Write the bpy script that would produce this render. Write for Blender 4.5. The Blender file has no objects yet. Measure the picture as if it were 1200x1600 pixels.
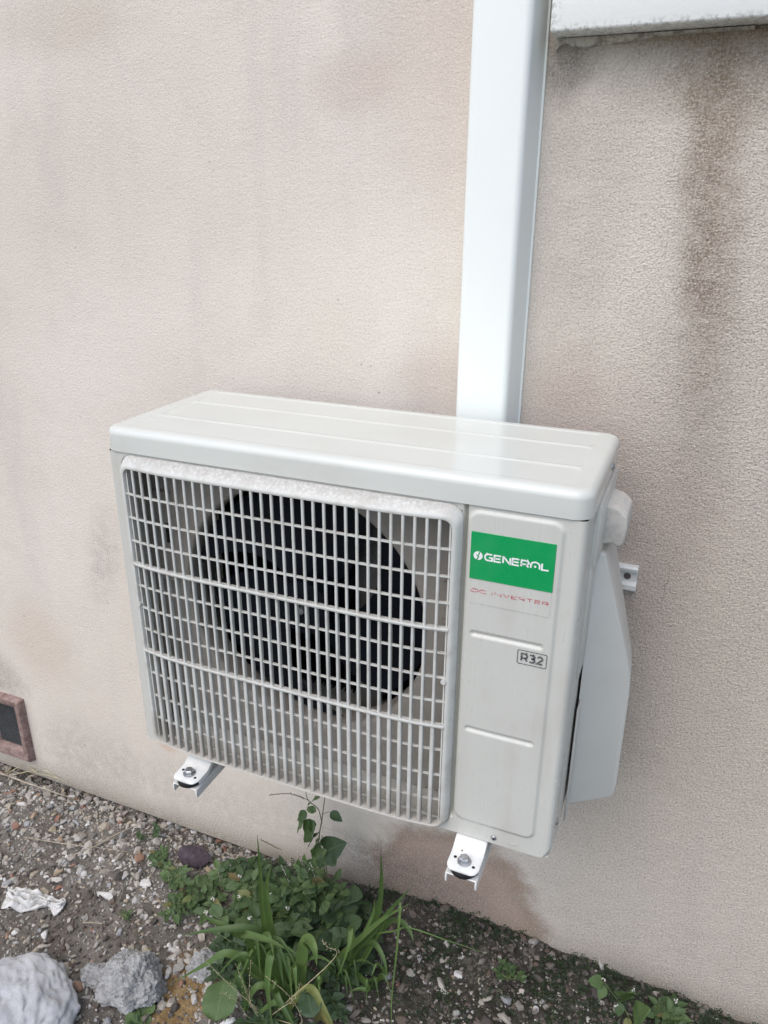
import bpy, bmesh, math, random
from mathutils import Vector, Matrix, Euler, noise
from mathutils.geometry import interpolate_bezier

R = math.radians
scene = bpy.context.scene
COL = scene.collection

# ------------------------------------------------------------------ camera
cam_data = bpy.data.cameras.new('camera')
cam = bpy.data.objects.new('camera', cam_data)
COL.objects.link(cam)
CAM_LOC = Vector((0.8995, -1.3707, 1.6716))
CAM_ROT = Euler((R(67.912), R(-0.354), R(22.377)), 'XYZ')
FPX = 1198.4                      # focal length in pixels of the 1200 x 1600 frame
cam.location = CAM_LOC
cam.rotation_euler = CAM_ROT
cam_data.sensor_fit = 'VERTICAL'
cam_data.sensor_height = 32.0
cam_data.lens = FPX / 1600.0 * 32.0
cam_data.clip_start = 0.02
cam_data.clip_end = 500.0
scene.camera = cam
scene.render.resolution_x, scene.render.resolution_y = 768, 1024

# ------------------------------------------------------------------ daylight
SUN_EL, SUN_AZ = 56.0, -163.0     # soft light from the upper left, in front of the wall
world = bpy.data.worlds.new('World')
scene.world = world
world.use_nodes = True
wn = world.node_tree
for n in list(wn.nodes):
    wn.nodes.remove(n)
w_out = wn.nodes.new('ShaderNodeOutputWorld')
w_bg = wn.nodes.new('ShaderNodeBackground')
w_sky = wn.nodes.new('ShaderNodeTexSky')
w_sky.sky_type = 'NISHITA'
w_sky.sun_disc = False
w_sky.sun_elevation = R(SUN_EL)
w_sky.sun_rotation = R(SUN_AZ)
w_sky.air_density = 1.0
w_sky.dust_density = 2.5
w_sky.ozone_density = 1.0
w_bg.inputs['Strength'].default_value = 0.15
wn.links.new(w_sky.outputs[0], w_bg.inputs['Color'])
wn.links.new(w_bg.outputs[0], w_out.inputs['Surface'])

sun_data = bpy.data.lights.new('sun', 'SUN')
sun_data.energy = 0.85
sun_data.angle = R(75)
sun_data.color = (1.0, 0.97, 0.94)
sun = bpy.data.objects.new('sun', sun_data)
COL.objects.link(sun)
sun_dir = Vector((math.sin(R(SUN_AZ)) * math.cos(R(SUN_EL)), math.cos(R(SUN_AZ)) * math.cos(R(SUN_EL)), math.sin(R(SUN_EL))))
sun.rotation_euler = sun_dir.to_track_quat('Z', 'Y').to_euler()
sun.location = (-3, -4, 6)

scene.view_settings.view_transform = 'Standard'
scene.view_settings.look = 'None'
scene.view_settings.gamma = 1.0
scene.view_settings.use_curve_mapping = False
scene.view_settings.exposure = 0.70
scene.cycles.use_denoising = True
scene.cycles.use_adaptive_sampling = True
scene.cycles.adaptive_threshold = 0.02
scene.cycles.max_bounces = 5
scene.cycles.diffuse_bounces = 3
scene.cycles.glossy_bounces = 2
scene.cycles.transmission_bounces = 2
scene.cycles.caustics_reflective = False
scene.cycles.caustics_refractive = False

# ------------------------------------------------------------------ helpers
CAM_M = CAM_ROT.to_matrix()


def at(u, v, y):
    """Point of the place seen at photo pixel (u, v), at distance y from the wall plane."""
    d = CAM_M @ Vector(((u - 600) / FPX, -(v - 800) / FPX, -1))
    return CAM_LOC + d * ((y - CAM_LOC.y) / d.y)


def atz(u, v, z):
    d = CAM_M @ Vector(((u - 600) / FPX, -(v - 800) / FPX, -1))
    return CAM_LOC + d * ((z - CAM_LOC.z) / d.z)


def tag(o, label=None, cat=None, group=None, kind=None):
    if label: o['label'] = label
    if cat: o['category'] = cat
    if group: o['group'] = group
    if kind: o['kind'] = kind
    return o


def empty(name, loc, label=None, cat=None, group=None):
    o = bpy.data.objects.new(name, None)
    o.empty_display_size = 0.05
    o.location = loc
    COL.objects.link(o)
    return tag(o, label, cat, group)


def world_loc(o):
    p = Vector((0, 0, 0))
    while o is not None:
        p = p + o.location
        o = o.parent
    return p


def link(name, me, mat=None, parent=None, loc=None, smooth=None):
    """Link a mesh given in world coordinates (or local ones at loc) below parent."""
    o = bpy.data.objects.new(name, me)
    COL.objects.link(o)
    if mat is not None and not me.materials:
        me.materials.append(mat)
    if parent is not None:
        o.parent = parent
    base = world_loc(parent) if parent is not None else Vector((0, 0, 0))
    o.location = (Vector(loc) if loc is not None else Vector((0, 0, 0))) - base
    if smooth is not None:
        shade(me, smooth)
    return o


def shade(me, angle):
    """Smooth shading with edges sharper than angle degrees kept hard."""
    bm = bmesh.new()
    bm.from_mesh(me)
    lim = R(angle)
    for f in bm.faces:
        f.smooth = angle > 0
    for e in bm.edges:
        if len(e.link_faces) == 2:
            e.smooth = e.calc_face_angle(0) < lim
    bm.to_mesh(me)
    bm.free()


def mesh(name, verts, faces):
    me = bpy.data.meshes.new(name)
    me.from_pydata([tuple(v) for v in verts], [], faces)
    me.update()
    return me


def from_bm(bm, name):
    bmesh.ops.recalc_face_normals(bm, faces=bm.faces)
    me = bpy.data.meshes.new(name)
    bm.to_mesh(me)
    bm.free()
    return me


def box_bm(x0, x1, y0, y1, z0, z1, bev=0.0, seg=2, bm=None):
    own = bm is None
    t = bmesh.new()
    bmesh.ops.create_cube(t, size=1)
    for v in t.verts:
        v.co = Vector((x0 + (v.co.x + .5) * (x1 - x0), y0 + (v.co.y + .5) * (y1 - y0), z0 + (v.co.z + .5) * (z1 - z0)))
    if bev > 0:
        bmesh.ops.bevel(t, geom=list(t.edges), offset=bev, segments=seg, affect='EDGES', profile=0.5)
    if own:
        return t
    tmp = bpy.data.meshes.new('tmp')
    t.to_mesh(tmp); t.free()
    bm.from_mesh(tmp)
    bpy.data.meshes.remove(tmp)
    return bm


def box(name, dims, mat, parent=None, bev=0.0, seg=2):
    me = from_bm(box_bm(*dims, bev=bev, seg=seg), name)
    return link(name, me, mat, parent, smooth=40 if bev > 0 else None)


def prism_bm(poly, axis, a0, a1, bev=0.0, seg=2):
    """Polygon in the plane normal to axis, extruded from a0 to a1."""
    def put(p, a):
        if axis == 0: return (a, p[0], p[1])
        if axis == 1: return (p[0], a, p[1])
        return (p[0], p[1], a)
    bm = bmesh.new()
    A = [bm.verts.new(put(p, a0)) for p in poly]
    B = [bm.verts.new(put(p, a1)) for p in poly]
    bm.faces.new(A)
    bm.faces.new(B[::-1])
    n = len(poly)
    for i in range(n):
        bm.faces.new((A[i], B[i], B[(i + 1) % n], A[(i + 1) % n]))
    bmesh.ops.recalc_face_normals(bm, faces=bm.faces)
    if bev > 0:
        bmesh.ops.bevel(bm, geom=list(bm.edges), offset=bev, segments=seg, affect='EDGES', profile=0.5, clamp_overlap=True)
    return bm


def tube_mesh(pts, rad, n=6, name='tube', cap=True):
    pts = [Vector(p) for p in pts]
    rads = rad if isinstance(rad, (list, tuple)) else [rad] * len(pts)
    vs, fs = [], []
    up = Vector((0.13, 0.21, 0.97))
    for i, p in enumerate(pts):
        t = (pts[min(i + 1, len(pts) - 1)] - pts[max(i - 1, 0)]).normalized()
        a = t.cross(up)
        if a.length < 1e-4: a = t.cross(Vector((1, 0, 0)))
        a.normalize(); b = t.cross(a)
        for k in range(n):
            an = 2 * math.pi * k / n
            vs.append(p + (a * math.cos(an) + b * math.sin(an)) * rads[i])
    for i in range(len(pts) - 1):
        for k in range(n):
            fs.append((i * n + k, i * n + (k + 1) % n, (i + 1) * n + (k + 1) % n, (i + 1) * n + k))
    if cap:
        fs.append(tuple(range(n))[::-1])
        fs.append(tuple(range((len(pts) - 1) * n, len(pts) * n)))
    return mesh(name, vs, fs)


def loft_mesh(loops, name='loft', cap0=False, cap1=False, closed=True):
    n = len(loops[0])
    vs = [v for l in loops for v in l]
    fs = []
    m = n if closed else n - 1
    for i in range(len(loops) - 1):
        for k in range(m):
            fs.append((i * n + k, i * n + (k + 1) % n, (i + 1) * n + (k + 1) % n, (i + 1) * n + k))
    if cap0: fs.append(tuple(range(n))[::-1])
    if cap1: fs.append(tuple(range((len(loops) - 1) * n, len(loops) * n)))
    me = mesh(name, vs, fs)
    bm = bmesh.new(); bm.from_mesh(me)
    bmesh.ops.recalc_face_normals(bm, faces=bm.faces)
    bm.to_mesh(me); bm.free()
    return me


def rrect(x0, x1, z0, z1, r, n=6):
    """Rounded rectangle as a list of 2D points, always 4*(n+1) of them."""
    rr = r if isinstance(r, (list, tuple)) else (r, r, r, r)   # radii at (x1,z1), (x0,z1), (x0,z0), (x1,z0)
    out = []
    for (cx, cz, a0), q in zip(((x1, z1, 0), (x0, z1, 90), (x0, z0, 180), (x1, z0, 270)), rr):
        sx = -1 if cx == x1 else 1
        sz = -1 if cz == z1 else 1
        for k in range(n + 1):
            a = R(a0 + 90 * k / n)
            out.append((cx + sx * q + q * math.cos(a), cz + sz * q + q * math.sin(a)))
    return out


def sstep(a, b, x):
    if a == b: return 0.0 if x < a else 1.0
    t = max(0.0, min(1.0, (x - a) / (b - a)))
    return t * t * (3 - 2 * t)


def sd_rrect(x, z, x0, x1, z0, z1, r):
    px = abs(x - (x0 + x1) / 2) - (x1 - x0) / 2 + r
    pz = abs(z - (z0 + z1) / 2) - (z1 - z0) / 2 + r
    return math.hypot(max(px, 0), max(pz, 0)) + min(max(px, pz), 0) - r


def fbm(p, oct=3, f=1.0):
    s, a = 0.0, 1.0
    for _ in range(oct):
        s += a * noise.noise(Vector(p) * f)
        f *= 2.03
        a *= 0.5
    return s


# ------------------------------------------------------------------ materials
class NT:
    """Small wrapper that makes node maths readable."""
    def __init__(self, name):
        self.m = bpy.data.materials.new(name)
        self.m.use_nodes = True
        self.t = self.m.node_tree
        self.t.nodes.clear()
        self.out = self.t.nodes.new('ShaderNodeOutputMaterial')
        self.bsdf = self.t.nodes.new('ShaderNodeBsdfPrincipled')
        self.t.links.new(self.bsdf.outputs[0], self.out.inputs['Surface'])
        self.co = None

    def put(self, sock, v):
        if v is None: return
        if hasattr(v, 'is_output'): self.t.links.new(v, sock)
        elif isinstance(v, (tuple, list)):
            sock.default_value = tuple(v) + (1.0,) if len(v) == 3 and sock.type == 'RGBA' else v
        else: sock.default_value = v

    def coord(self):
        if self.co is None:
            self.co = self.t.nodes.new('ShaderNodeTexCoord').outputs['Object']
        return self.co

    def xyz(self, vec=None):
        n = self.t.nodes.new('ShaderNodeSeparateXYZ')
        self.put(n.inputs[0], vec or self.coord())
        return n.outputs

    def math(self, op, a, b=None, c=None, clamp=False):
        n = self.t.nodes.new('ShaderNodeMath'); n.operation = op; n.use_clamp = clamp
        self.put(n.inputs[0], a); self.put(n.inputs[1], b); self.put(n.inputs[2], c)
        return n.outputs[0]

    def vmath(self, op, a, b=None, scale=None):
        n = self.t.nodes.new('ShaderNodeVectorMath'); n.operation = op
        self.put(n.inputs[0], a); self.put(n.inputs[1], b)
        if scale is not None: self.put(n.inputs['Scale'], scale)
        return n.outputs[0]

    def noise(self, scale, detail=3, rough=0.55, vec=None, color=False, dist=0.0):
        n = self.t.nodes.new('ShaderNodeTexNoise')
        self.put(n.inputs['Vector'], vec or self.coord())
        n.inputs['Scale'].default_value = scale
        n.inputs['Detail'].default_value = detail
        n.inputs['Roughness'].default_value = rough
        n.inputs['Distortion'].default_value = dist
        return n.outputs['Color' if color else 'Fac']

    def voro(self, scale, vec=None, feature='F1', out='Distance'):
        n = self.t.nodes.new('ShaderNodeTexVoronoi'); n.feature = feature
        self.put(n.inputs['Vector'], vec or self.coord())
        n.inputs['Scale'].default_value = scale
        return n.outputs[out]

    def ss(self, v, a, b, lo=0.0, hi=1.0):
        n = self.t.nodes.new('ShaderNodeMapRange'); n.interpolation_type = 'SMOOTHSTEP'
        self.put(n.inputs['Value'], v)
        n.inputs['From Min'].default_value = a; n.inputs['From Max'].default_value = b
        n.inputs['To Min'].default_value = lo; n.inputs['To Max'].default_value = hi
        return n.outputs[0]

    def mix(self, fac, a, b, mode='MIX'):
        n = self.t.nodes.new('ShaderNodeMix'); n.data_type = 'RGBA'; n.blend_type = mode
        self.put(n.inputs[0], fac); self.put(n.inputs[6], a); self.put(n.inputs[7], b)
        return n.outputs[2]

    def ramp(self, fac, stops):
        n = self.t.nodes.new('ShaderNodeValToRGB')
        self.put(n.inputs[0], fac)
        el = n.color_ramp.elements
        while len(el) < len(stops): el.new(0.5)
        for e, (p, c) in zip(el, stops):
            e.position = p; e.color = tuple(c) + (1.0,)
        return n.outputs[0]

    def mapping(self, scale=(1, 1, 1), loc=(0, 0, 0), rot=(0, 0, 0), vec=None):
        n = self.t.nodes.new('ShaderNodeMapping')
        self.put(n.inputs[0], vec or self.coord())
        n.inputs['Location'].default_value = loc
        n.inputs['Rotation'].default_value = rot
        n.inputs['Scale'].default_value = scale
        return n.outputs[0]

    def bump(self, height, strength=0.5, dist=0.002, normal=None):
        n = self.t.nodes.new('ShaderNodeBump')
        n.inputs['Strength'].default_value = strength
        n.inputs['Distance'].default_value = dist
        self.put(n.inputs['Height'], height)
        self.put(n.inputs['Normal'], normal)
        return n.outputs[0]

    def blob(self, cx, cz, rx, rz, soft=0.4, wob=0.0, wscale=6.0, rot=0.0, xyz=None):
        """Soft elliptical patch on the x-z plane with an uneven rim, 1 inside."""
        x, _, z = xyz or self.xyz()
        dx = self.math('SUBTRACT', x, cx); dz = self.math('SUBTRACT', z, cz)
        c, s = math.cos(rot), math.sin(rot)
        ex = self.math('ADD', self.math('MULTIPLY', dx, c / rx), self.math('MULTIPLY', dz, s / rx))
        ez = self.math('ADD', self.math('MULTIPLY', dx, -s / rz), self.math('MULTIPLY', dz, c / rz))
        d = self.math('SQRT', self.math('ADD', self.math('MULTIPLY', ex, ex), self.math('MULTIPLY', ez, ez)))
        if wob:
            if not hasattr(self, 'wob'): self.wob = self.math('SUBTRACT', self.noise(9.5, 4, 0.65), 0.5)
            d = self.math('ADD', d, self.math('MULTIPLY', self.wob, wob * 2))
        return self.ss(d, 1 - soft, 1 + soft, 1.0, 0.0)

    def done(self, color=None, rough=None, normal=None, **kw):
        i = self.bsdf.inputs
        self.put(i['Base Color'], color); self.put(i['Roughness'], rough); self.put(i['Normal'], normal)
        for k, v in kw.items(): self.put(i[k.replace('_', ' ')], v)
        return self.m


def island_random(n):
    return n.t.nodes.new('ShaderNodeNewGeometry').outputs['Random Per Island']


def object_random(n):
    return n.t.nodes.new('ShaderNodeObjectInfo').outputs['Random']


def mat_stucco():
    n = NT('stucco')
    o = n.xyz(); x, z = o[0], o[2]
    # paint: pale pinkish beige, uneven
    big = n.noise(1.6, 2, 0.6)
    mid = n.noise(6.0, 3, 0.65)
    c = n.mix(n.ss(big, 0.35, 0.68), (0.655, 0.592, 0.510), (0.715, 0.658, 0.580))
    c = n.mix(n.math('MULTIPLY', n.ss(mid, 0.48, 0.78), 0.30), c, (0.55, 0.485, 0.425))
    streak = n.noise(5.0, 3, 0.6, vec=n.mapping((1.6, 1, 0.28)))
    c = n.mix(n.math('MULTIPLY', n.ss(streak, 0.5, 0.75), 0.28), c, (0.50, 0.46, 0.43))
    # right of the duct: coarser, dirtier render, with weaker light painted in as darkening
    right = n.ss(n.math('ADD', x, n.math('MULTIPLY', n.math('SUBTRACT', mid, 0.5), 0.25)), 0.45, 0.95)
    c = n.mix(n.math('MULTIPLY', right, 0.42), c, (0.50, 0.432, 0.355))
    # warm smudges at the top, browner patches around the duct and beside the unit
    for (bx, bz, rx, rz, k, col) in ((0.27, 1.86, 0.07, 0.05, 0.32, (0.50, 0.38, 0.32)), (0.42, 1.86, 0.12, 0.22, 0.28, (0.54, 0.43, 0.37)),
                                     (0.45, 1.35, 0.09, 0.07, 0.40, (0.46, 0.36, 0.31)), (0.70, 1.30, 0.09, 0.12, 0.45, (0.40, 0.30, 0.25)),
                                     (-0.35, 1.99, 0.18, 0.05, 0.35, (0.50, 0.42, 0.34)), (-0.30, 0.27, 0.03, 0.02, 0.5, (0.58, 0.38, 0.28)),
                                     (0.86, 1.15, 0.10, 0.25, 0.35, (0.40, 0.31, 0.27)), (-0.72, 0.5, 0.1, 0.12, 0.4, (0.58, 0.47, 0.38))):
        c = n.mix(n.math('MULTIPLY', n.blob(bx, bz, rx, rz, 0.6, 0.35, 9.0, xyz=o), k), c, col)
    # grime speckle used by the dark stains
    sp = n.noise(260.0, 2, 0.7)
    sp2 = n.noise(34.0, 3, 0.7)
    speck = n.math('MULTIPLY', n.ss(sp, 0.38, 0.62), n.ss(sp2, 0.30, 0.62))
    def dirt(c, mask, k, col, grain=0.8):
        f = n.math('MULTIPLY', mask, n.math('ADD', n.math('MULTIPLY', speck, grain), 1 - grain))
        return n.mix(n.math('MULTIPLY', f, k), c, col)
    c = dirt(c, n.blob(0.878, 1.70, 0.038, 0.27, 0.75, 1.0, 10.0, rot=0.11, xyz=o), 0.70, (0.27, 0.185, 0.115), 0.62)
    c = dirt(c, n.blob(0.868, 1.66, 0.024, 0.19, 0.7, 1.1, 10.0, rot=0.11, xyz=o), 0.60, (0.14, 0.10, 0.065), 0.85)
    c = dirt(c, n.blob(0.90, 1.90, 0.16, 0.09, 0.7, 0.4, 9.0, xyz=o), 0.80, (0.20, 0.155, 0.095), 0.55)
    c = dirt(c, n.blob(0.91, 1.42, 0.05, 0.25, 0.7, 0.5, 8.0, rot=0.1, xyz=o), 0.5, (0.20, 0.16, 0.13), 0.8)
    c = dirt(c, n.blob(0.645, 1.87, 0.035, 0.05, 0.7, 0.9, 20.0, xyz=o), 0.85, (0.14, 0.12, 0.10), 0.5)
    c = dirt(c, n.blob(0.68, 1.60, 0.07, 0.28, 0.7, 0.5, 9.0, xyz=o), 0.40, (0.30, 0.24, 0.20), 0.6)
    c = dirt(c, n.blob(-0.44, 0.82, 0.045, 0.12, 0.7, 0.6, 12.0, rot=-0.3, xyz=o), 0.6, (0.28, 0.26, 0.24), 0.95)
    c = dirt(c, n.blob(-0.62, 0.13, 0.16, 0.14, 0.7, 0.6, 8.0, rot=0.4, xyz=o), 0.50, (0.30, 0.27, 0.23), 0.7)
    c = dirt(c, n.blob(-0.92, 0.33, 0.10, 0.07, 0.7, 0.5, 10.0, xyz=o), 0.75, (0.16, 0.16, 0.13), 0.7)
    c = dirt(c, n.blob(-0.12, 0.12, 0.35, 0.10, 0.8, 0.7, 7.0, xyz=o), 0.35, (0.34, 0.31, 0.27), 0.8)
    # damp brown patch below the unit
    damp = n.blob(0.53, 0.05, 0.215, 0.235, 0.16, 0.32, 7.0, rot=0.5, xyz=o)
    c = n.mix(n.math('MULTIPLY', damp, 0.80), c, (0.36, 0.24, 0.178))
    rim = n.math('MULTIPLY', damp, n.ss(n.blob(0.53, 0.05, 0.18, 0.20, 0.2, 0.2, 7.0, rot=0.5, xyz=o), 0.2, 0.9, 1.0, 0.0))
    c = dirt(c, rim, 0.55, (0.20, 0.16, 0.10), 0.6)
    c = dirt(c, n.blob(0.40, 0.06, 0.20, 0.10, 0.7, 0.5, 9.0, xyz=o), 0.85, (0.085, 0.065, 0.055), 0.65)
    # splash dirt and algae along the foot of the wall
    foot = n.ss(n.math('ADD', z, n.math('MULTIPLY', n.math('SUBTRACT', sp2, 0.5), 0.10)), -0.02, 0.085, 1.0, 0.0)
    c = dirt(c, foot, 0.9, (0.15, 0.135, 0.085), 0.5)
    foot2 = n.ss(z, 0.02, 0.30, 1.0, 0.0)
    c = dirt(c, foot2, 0.42, (0.27, 0.235, 0.20), 0.9)
    tiny = n.ss(n.noise(60.0, 2, 0.5), 0.70, 0.76)
    c = n.mix(n.math('MULTIPLY', tiny, n.math('MULTIPLY', n.ss(n.noise(4.0, 3), 0.40, 0.62), 0.6)), c, (0.20, 0.17, 0.14))
    # relief: trowelled sandy render
    g1 = n.noise(330.0, 2, 0.65)
    g2 = n.noise(150.0, 2, 0.6)
    g3 = n.noise(30.0, 2, 0.5)
    pits = n.ss(n.noise(270.0, 3, 0.75), 0.36, 0.52)
    lite = n.ss(n.noise(240.0, 2, 0.7), 0.52, 0.68)
    c = n.mix(n.math('MULTIPLY', lite, 0.38), c, (0.78, 0.73, 0.66))
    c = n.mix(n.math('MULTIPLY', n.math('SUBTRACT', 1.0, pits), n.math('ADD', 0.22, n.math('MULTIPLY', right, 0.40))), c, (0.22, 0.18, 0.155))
    crack = n.ss(n.voro(3.1, vec=n.vmath('ADD', n.coord(), n.vmath('SCALE', n.noise(7.0, 1, color=True), scale=0.22)), feature='DISTANCE_TO_EDGE'), 0.0, 0.0035, 1.0, 0.0)
    crack = n.math('MULTIPLY', crack, n.math('MULTIPLY', n.ss(n.noise(2.6, 3), 0.56, 0.64), n.ss(x, 0.55, 0.8)))
    c = n.mix(n.math('MULTIPLY', crack, 0.55), c, (0.14, 0.11, 0.09))
    h = n.math('ADD', n.math('MULTIPLY', g1, 1.0), n.math('ADD', n.math('MULTIPLY', g2, 0.9), n.math('MULTIPLY', g3, 0.8)))
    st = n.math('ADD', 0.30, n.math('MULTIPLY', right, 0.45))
    b = n.t.nodes.new('ShaderNodeBump'); b.inputs['Distance'].default_value = 0.0052
    n.put(b.inputs['Strength'], st); n.put(b.inputs['Height'], h)
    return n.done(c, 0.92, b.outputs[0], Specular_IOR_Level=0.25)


def mat_paint(name, col, rough=0.35, grime=0.25, dust=(0.42, 0.38, 0.32), scale=9.0, bump=0.04, spec=0.5, streaky=False, dusty=False):
    """Sprayed paint or plastic that has stood outdoors: faint dirt clouds and gloss variation."""
    n = NT(name)
    a = n.noise(scale, 5, 0.62)
    b = n.noise(scale * 9, 3, 0.6)
    if streaky:
        a2 = n.noise(scale * 1.5, 4, 0.6, vec=n.mapping((3.5, 1, 0.35)))
        a = n.math('ADD', n.math('MULTIPLY', a, 0.45), n.math('MULTIPLY', a2, 0.55))
    f = n.math('MULTIPLY', n.ss(a, 0.44, 0.72), grime)
    c = n.mix(f, col, dust)
    c = n.mix(n.math('MULTIPLY', n.ss(b, 0.60, 0.76), grime * 0.6), c, dust)
    if dusty:                                            # settled dust on upward faces
        uz = n.xyz(n.t.nodes.new('ShaderNodeNewGeometry').outputs['Normal'])[2]
        c = n.mix(n.math('MULTIPLY', n.math('MULTIPLY', n.ss(uz, 0.12, 0.5), n.ss(n.noise(45, 5, 0.7), 0.25, 0.55)), 0.8), c, (0.46, 0.44, 0.40))
    fine = n.noise(400.0, 2, 0.5)
    r = n.math('ADD', rough - 0.05, n.math('MULTIPLY', n.ss(a, 0.35, 0.7), 0.18))
    return n.done(c, r, n.bump(fine, bump, 0.0006), Specular_IOR_Level=spec)


M = {}
M['stucco'] = mat_stucco()
M['casing'] = mat_paint('casing paint', (0.55, 0.552, 0.505), 0.30, 0.42, (0.42, 0.40, 0.35), streaky=True, scale=7.0)
M['lid'] = mat_paint('lid paint', (0.575, 0.59, 0.545), 0.13, 0.26, (0.46, 0.45, 0.40), 6.0)
M['cover'] = mat_paint('cover plastic', (0.57, 0.575, 0.53), 0.42, 0.24, (0.44, 0.42, 0.37), 6.0, dusty=True)
M['foot'] = mat_paint('foot paint', (0.74, 0.75, 0.72), 0.30, 0.14, (0.36, 0.24, 0.14), 30.0)
M['bracket'] = mat_paint('bracket paint', (0.68, 0.69, 0.66), 0.38, 0.25, (0.30, 0.19, 0.12), 22.0)
M['duct'] = mat_paint('duct plastic', (0.79, 0.825, 0.785), 0.38, 0.05, (0.6, 0.58, 0.54), 4.0, 0.02)
M['shroud'] = mat_paint('shroud paint', (0.33, 0.305, 0.27), 0.65, 0.5, (0.19, 0.17, 0.145), 12.0)


def mat_grille():
    n = NT('grille plastic')
    z = n.xyz()[2]
    a = n.noise(30.0, 4, 0.65)
    c = n.mix(n.math('MULTIPLY', n.ss(a, 0.45, 0.70), 0.40), (0.57, 0.575, 0.535), (0.36, 0.33, 0.28))
    low = n.ss(n.math('ADD', z, n.math('MULTIPLY', n.noise(14.0, 3), 0.10)), 0.775, 0.815, 1.0, 0.0)      # mud splash, a tide line low on the bars
    c = n.mix(n.math('MULTIPLY', low, 0.55), c, (0.32, 0.285, 0.24))
    up = n.t.nodes.new('ShaderNodeNewGeometry').outputs['Normal']
    uz = n.xyz(up)[2]
    dust = n.math('MULTIPLY', n.ss(uz, 0.35, 0.9), n.ss(n.noise(170, 4, 0.75), 0.30, 0.62))                # settled dust on upward faces
    c = n.mix(n.math('MULTIPLY', dust, 0.85), c, (0.37, 0.35, 0.315))
    return n.done(c, 0.5, n.bump(n.noise(300, 3), 0.08, 0.001))


M['grille'] = mat_grille()


def mat_simple(name, col, rough=0.5, metal=0.0, var=0.15, scale=40.0, bump=0.0, bscale=80.0, bdist=0.001):
    n = NT(name)
    a = n.noise(scale, 4, 0.6)
    dark = tuple(v * (1 - var) for v in col); lite = tuple(min(1, v * (1 + var)) for v in col)
    c = n.mix(n.ss(a, 0.3, 0.7), dark, lite)
    return n.done(c, rough, n.bump(n.noise(bscale, 4, 0.65), bump, bdist) if bump else None, Metallic=metal)


M['dark'] = mat_simple('black plastic', (0.007, 0.009, 0.014), 0.6)
M['dark'].node_tree.nodes['Principled BSDF'].inputs['Specular IOR Level'].default_value = 0.12
M['inside'] = mat_simple('dark interior', (0.012, 0.013, 0.016), 0.9)
M['rubber'] = mat_simple('black rubber', (0.012, 0.012, 0.013), 0.55)
M['zinc'] = mat_simple('zinc plated steel', (0.42, 0.43, 0.44), 0.35, 0.85, 0.2, 120)
M['hole'] = mat_simple('hole black', (0.008, 0.008, 0.008), 0.9)
M['green'] = mat_paint('green sticker', (0.004, 0.30, 0.085), 0.32, 0.08, (0.10, 0.33, 0.18), 30.0, 0.0)
M['white_print'] = mat_simple('white print', (0.80, 0.82, 0.80), 0.4, 0, 0.05)
M['silver_film'] = mat_paint('silver film', (0.56, 0.575, 0.565), 0.25, 0.1, (0.60, 0.61, 0.61), 20.0)
M['grey_print'] = None
n_ = NT('worn grey print')
n_w = n_.math('MULTIPLY', n_.ss(n_.noise(260, 3, 0.6, vec=n_.mapping((1, 1, 2.2))), 0.52, 0.62), 0.4)
M['grey_print'] = n_.done(n_.mix(n_w, (0.085, 0.09, 0.09), (0.42, 0.43, 0.42)), 0.5)
n_ = NT('worn red print')
n_w = n_.ss(n_.noise(170, 3, 0.6, vec=n_.mapping((1, 1, 2.0))), 0.52, 0.60)
M['red_print'] = n_.done(n_.mix(n_w, (0.50, 0.09, 0.11), (0.62, 0.50, 0.50)), 0.45)


def mat_ledge():
    n = NT('ledge paint')
    a = n.noise(18, 5, 0.7)
    o = n.xyz()
    c = n.mix(n.math('MULTIPLY', n.ss(a, 0.5, 0.8), 0.2), (0.81, 0.82, 0.785), (0.62, 0.61, 0.56))
    chip = n.ss(n.noise(38, 3, 0.6), 0.73, 0.745)
    edge = n.math('MAXIMUM', n.ss(o[2], 1.918, 1.906, 0.0, 1.0), n.ss(o[0], 0.645, 0.622, 0.0, 1.0))
    c = n.mix(n.math('MULTIPLY', n.math('MULTIPLY', n.ss(n.noise(140, 3, 0.6), 0.48, 0.60), edge), 0.4), c, (0.16, 0.15, 0.13))
    c = n.mix(n.math('MULTIPLY', chip, 0.6), c, (0.36, 0.36, 0.34))
    return n.done(c, 0.55, n.bump(n.math('ADD', n.noise(120, 4, 0.6), chip), 0.25, 0.002))


M['ledge'] = mat_ledge()
n_ = NT('loose plaster')
M['plaster'] = n_.done(n_.mix(n_.ss(n_.noise(70, 4, 0.7), 0.4, 0.65), (0.62, 0.60, 0.55), (0.30, 0.27, 0.23)), 0.9, n_.bump(n_.noise(150, 4, 0.6), 0.6, 0.003))


def mat_terracotta():
    n = NT('terracotta')
    a = n.noise(40, 5, 0.7)
    c = n.mix(n.ss(a, 0.35, 0.65), (0.165, 0.105, 0.09), (0.27, 0.19, 0.165))
    c = n.mix(n.math('MULTIPLY', n.ss(n.noise(110, 3, 0.7), 0.50, 0.66), 0.35), c, (0.42, 0.36, 0.33))
    return n.done(c, 0.85, n.bump(n.noise(160, 4), 0.5, 0.002))


M['terracotta'] = mat_terracotta()


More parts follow.
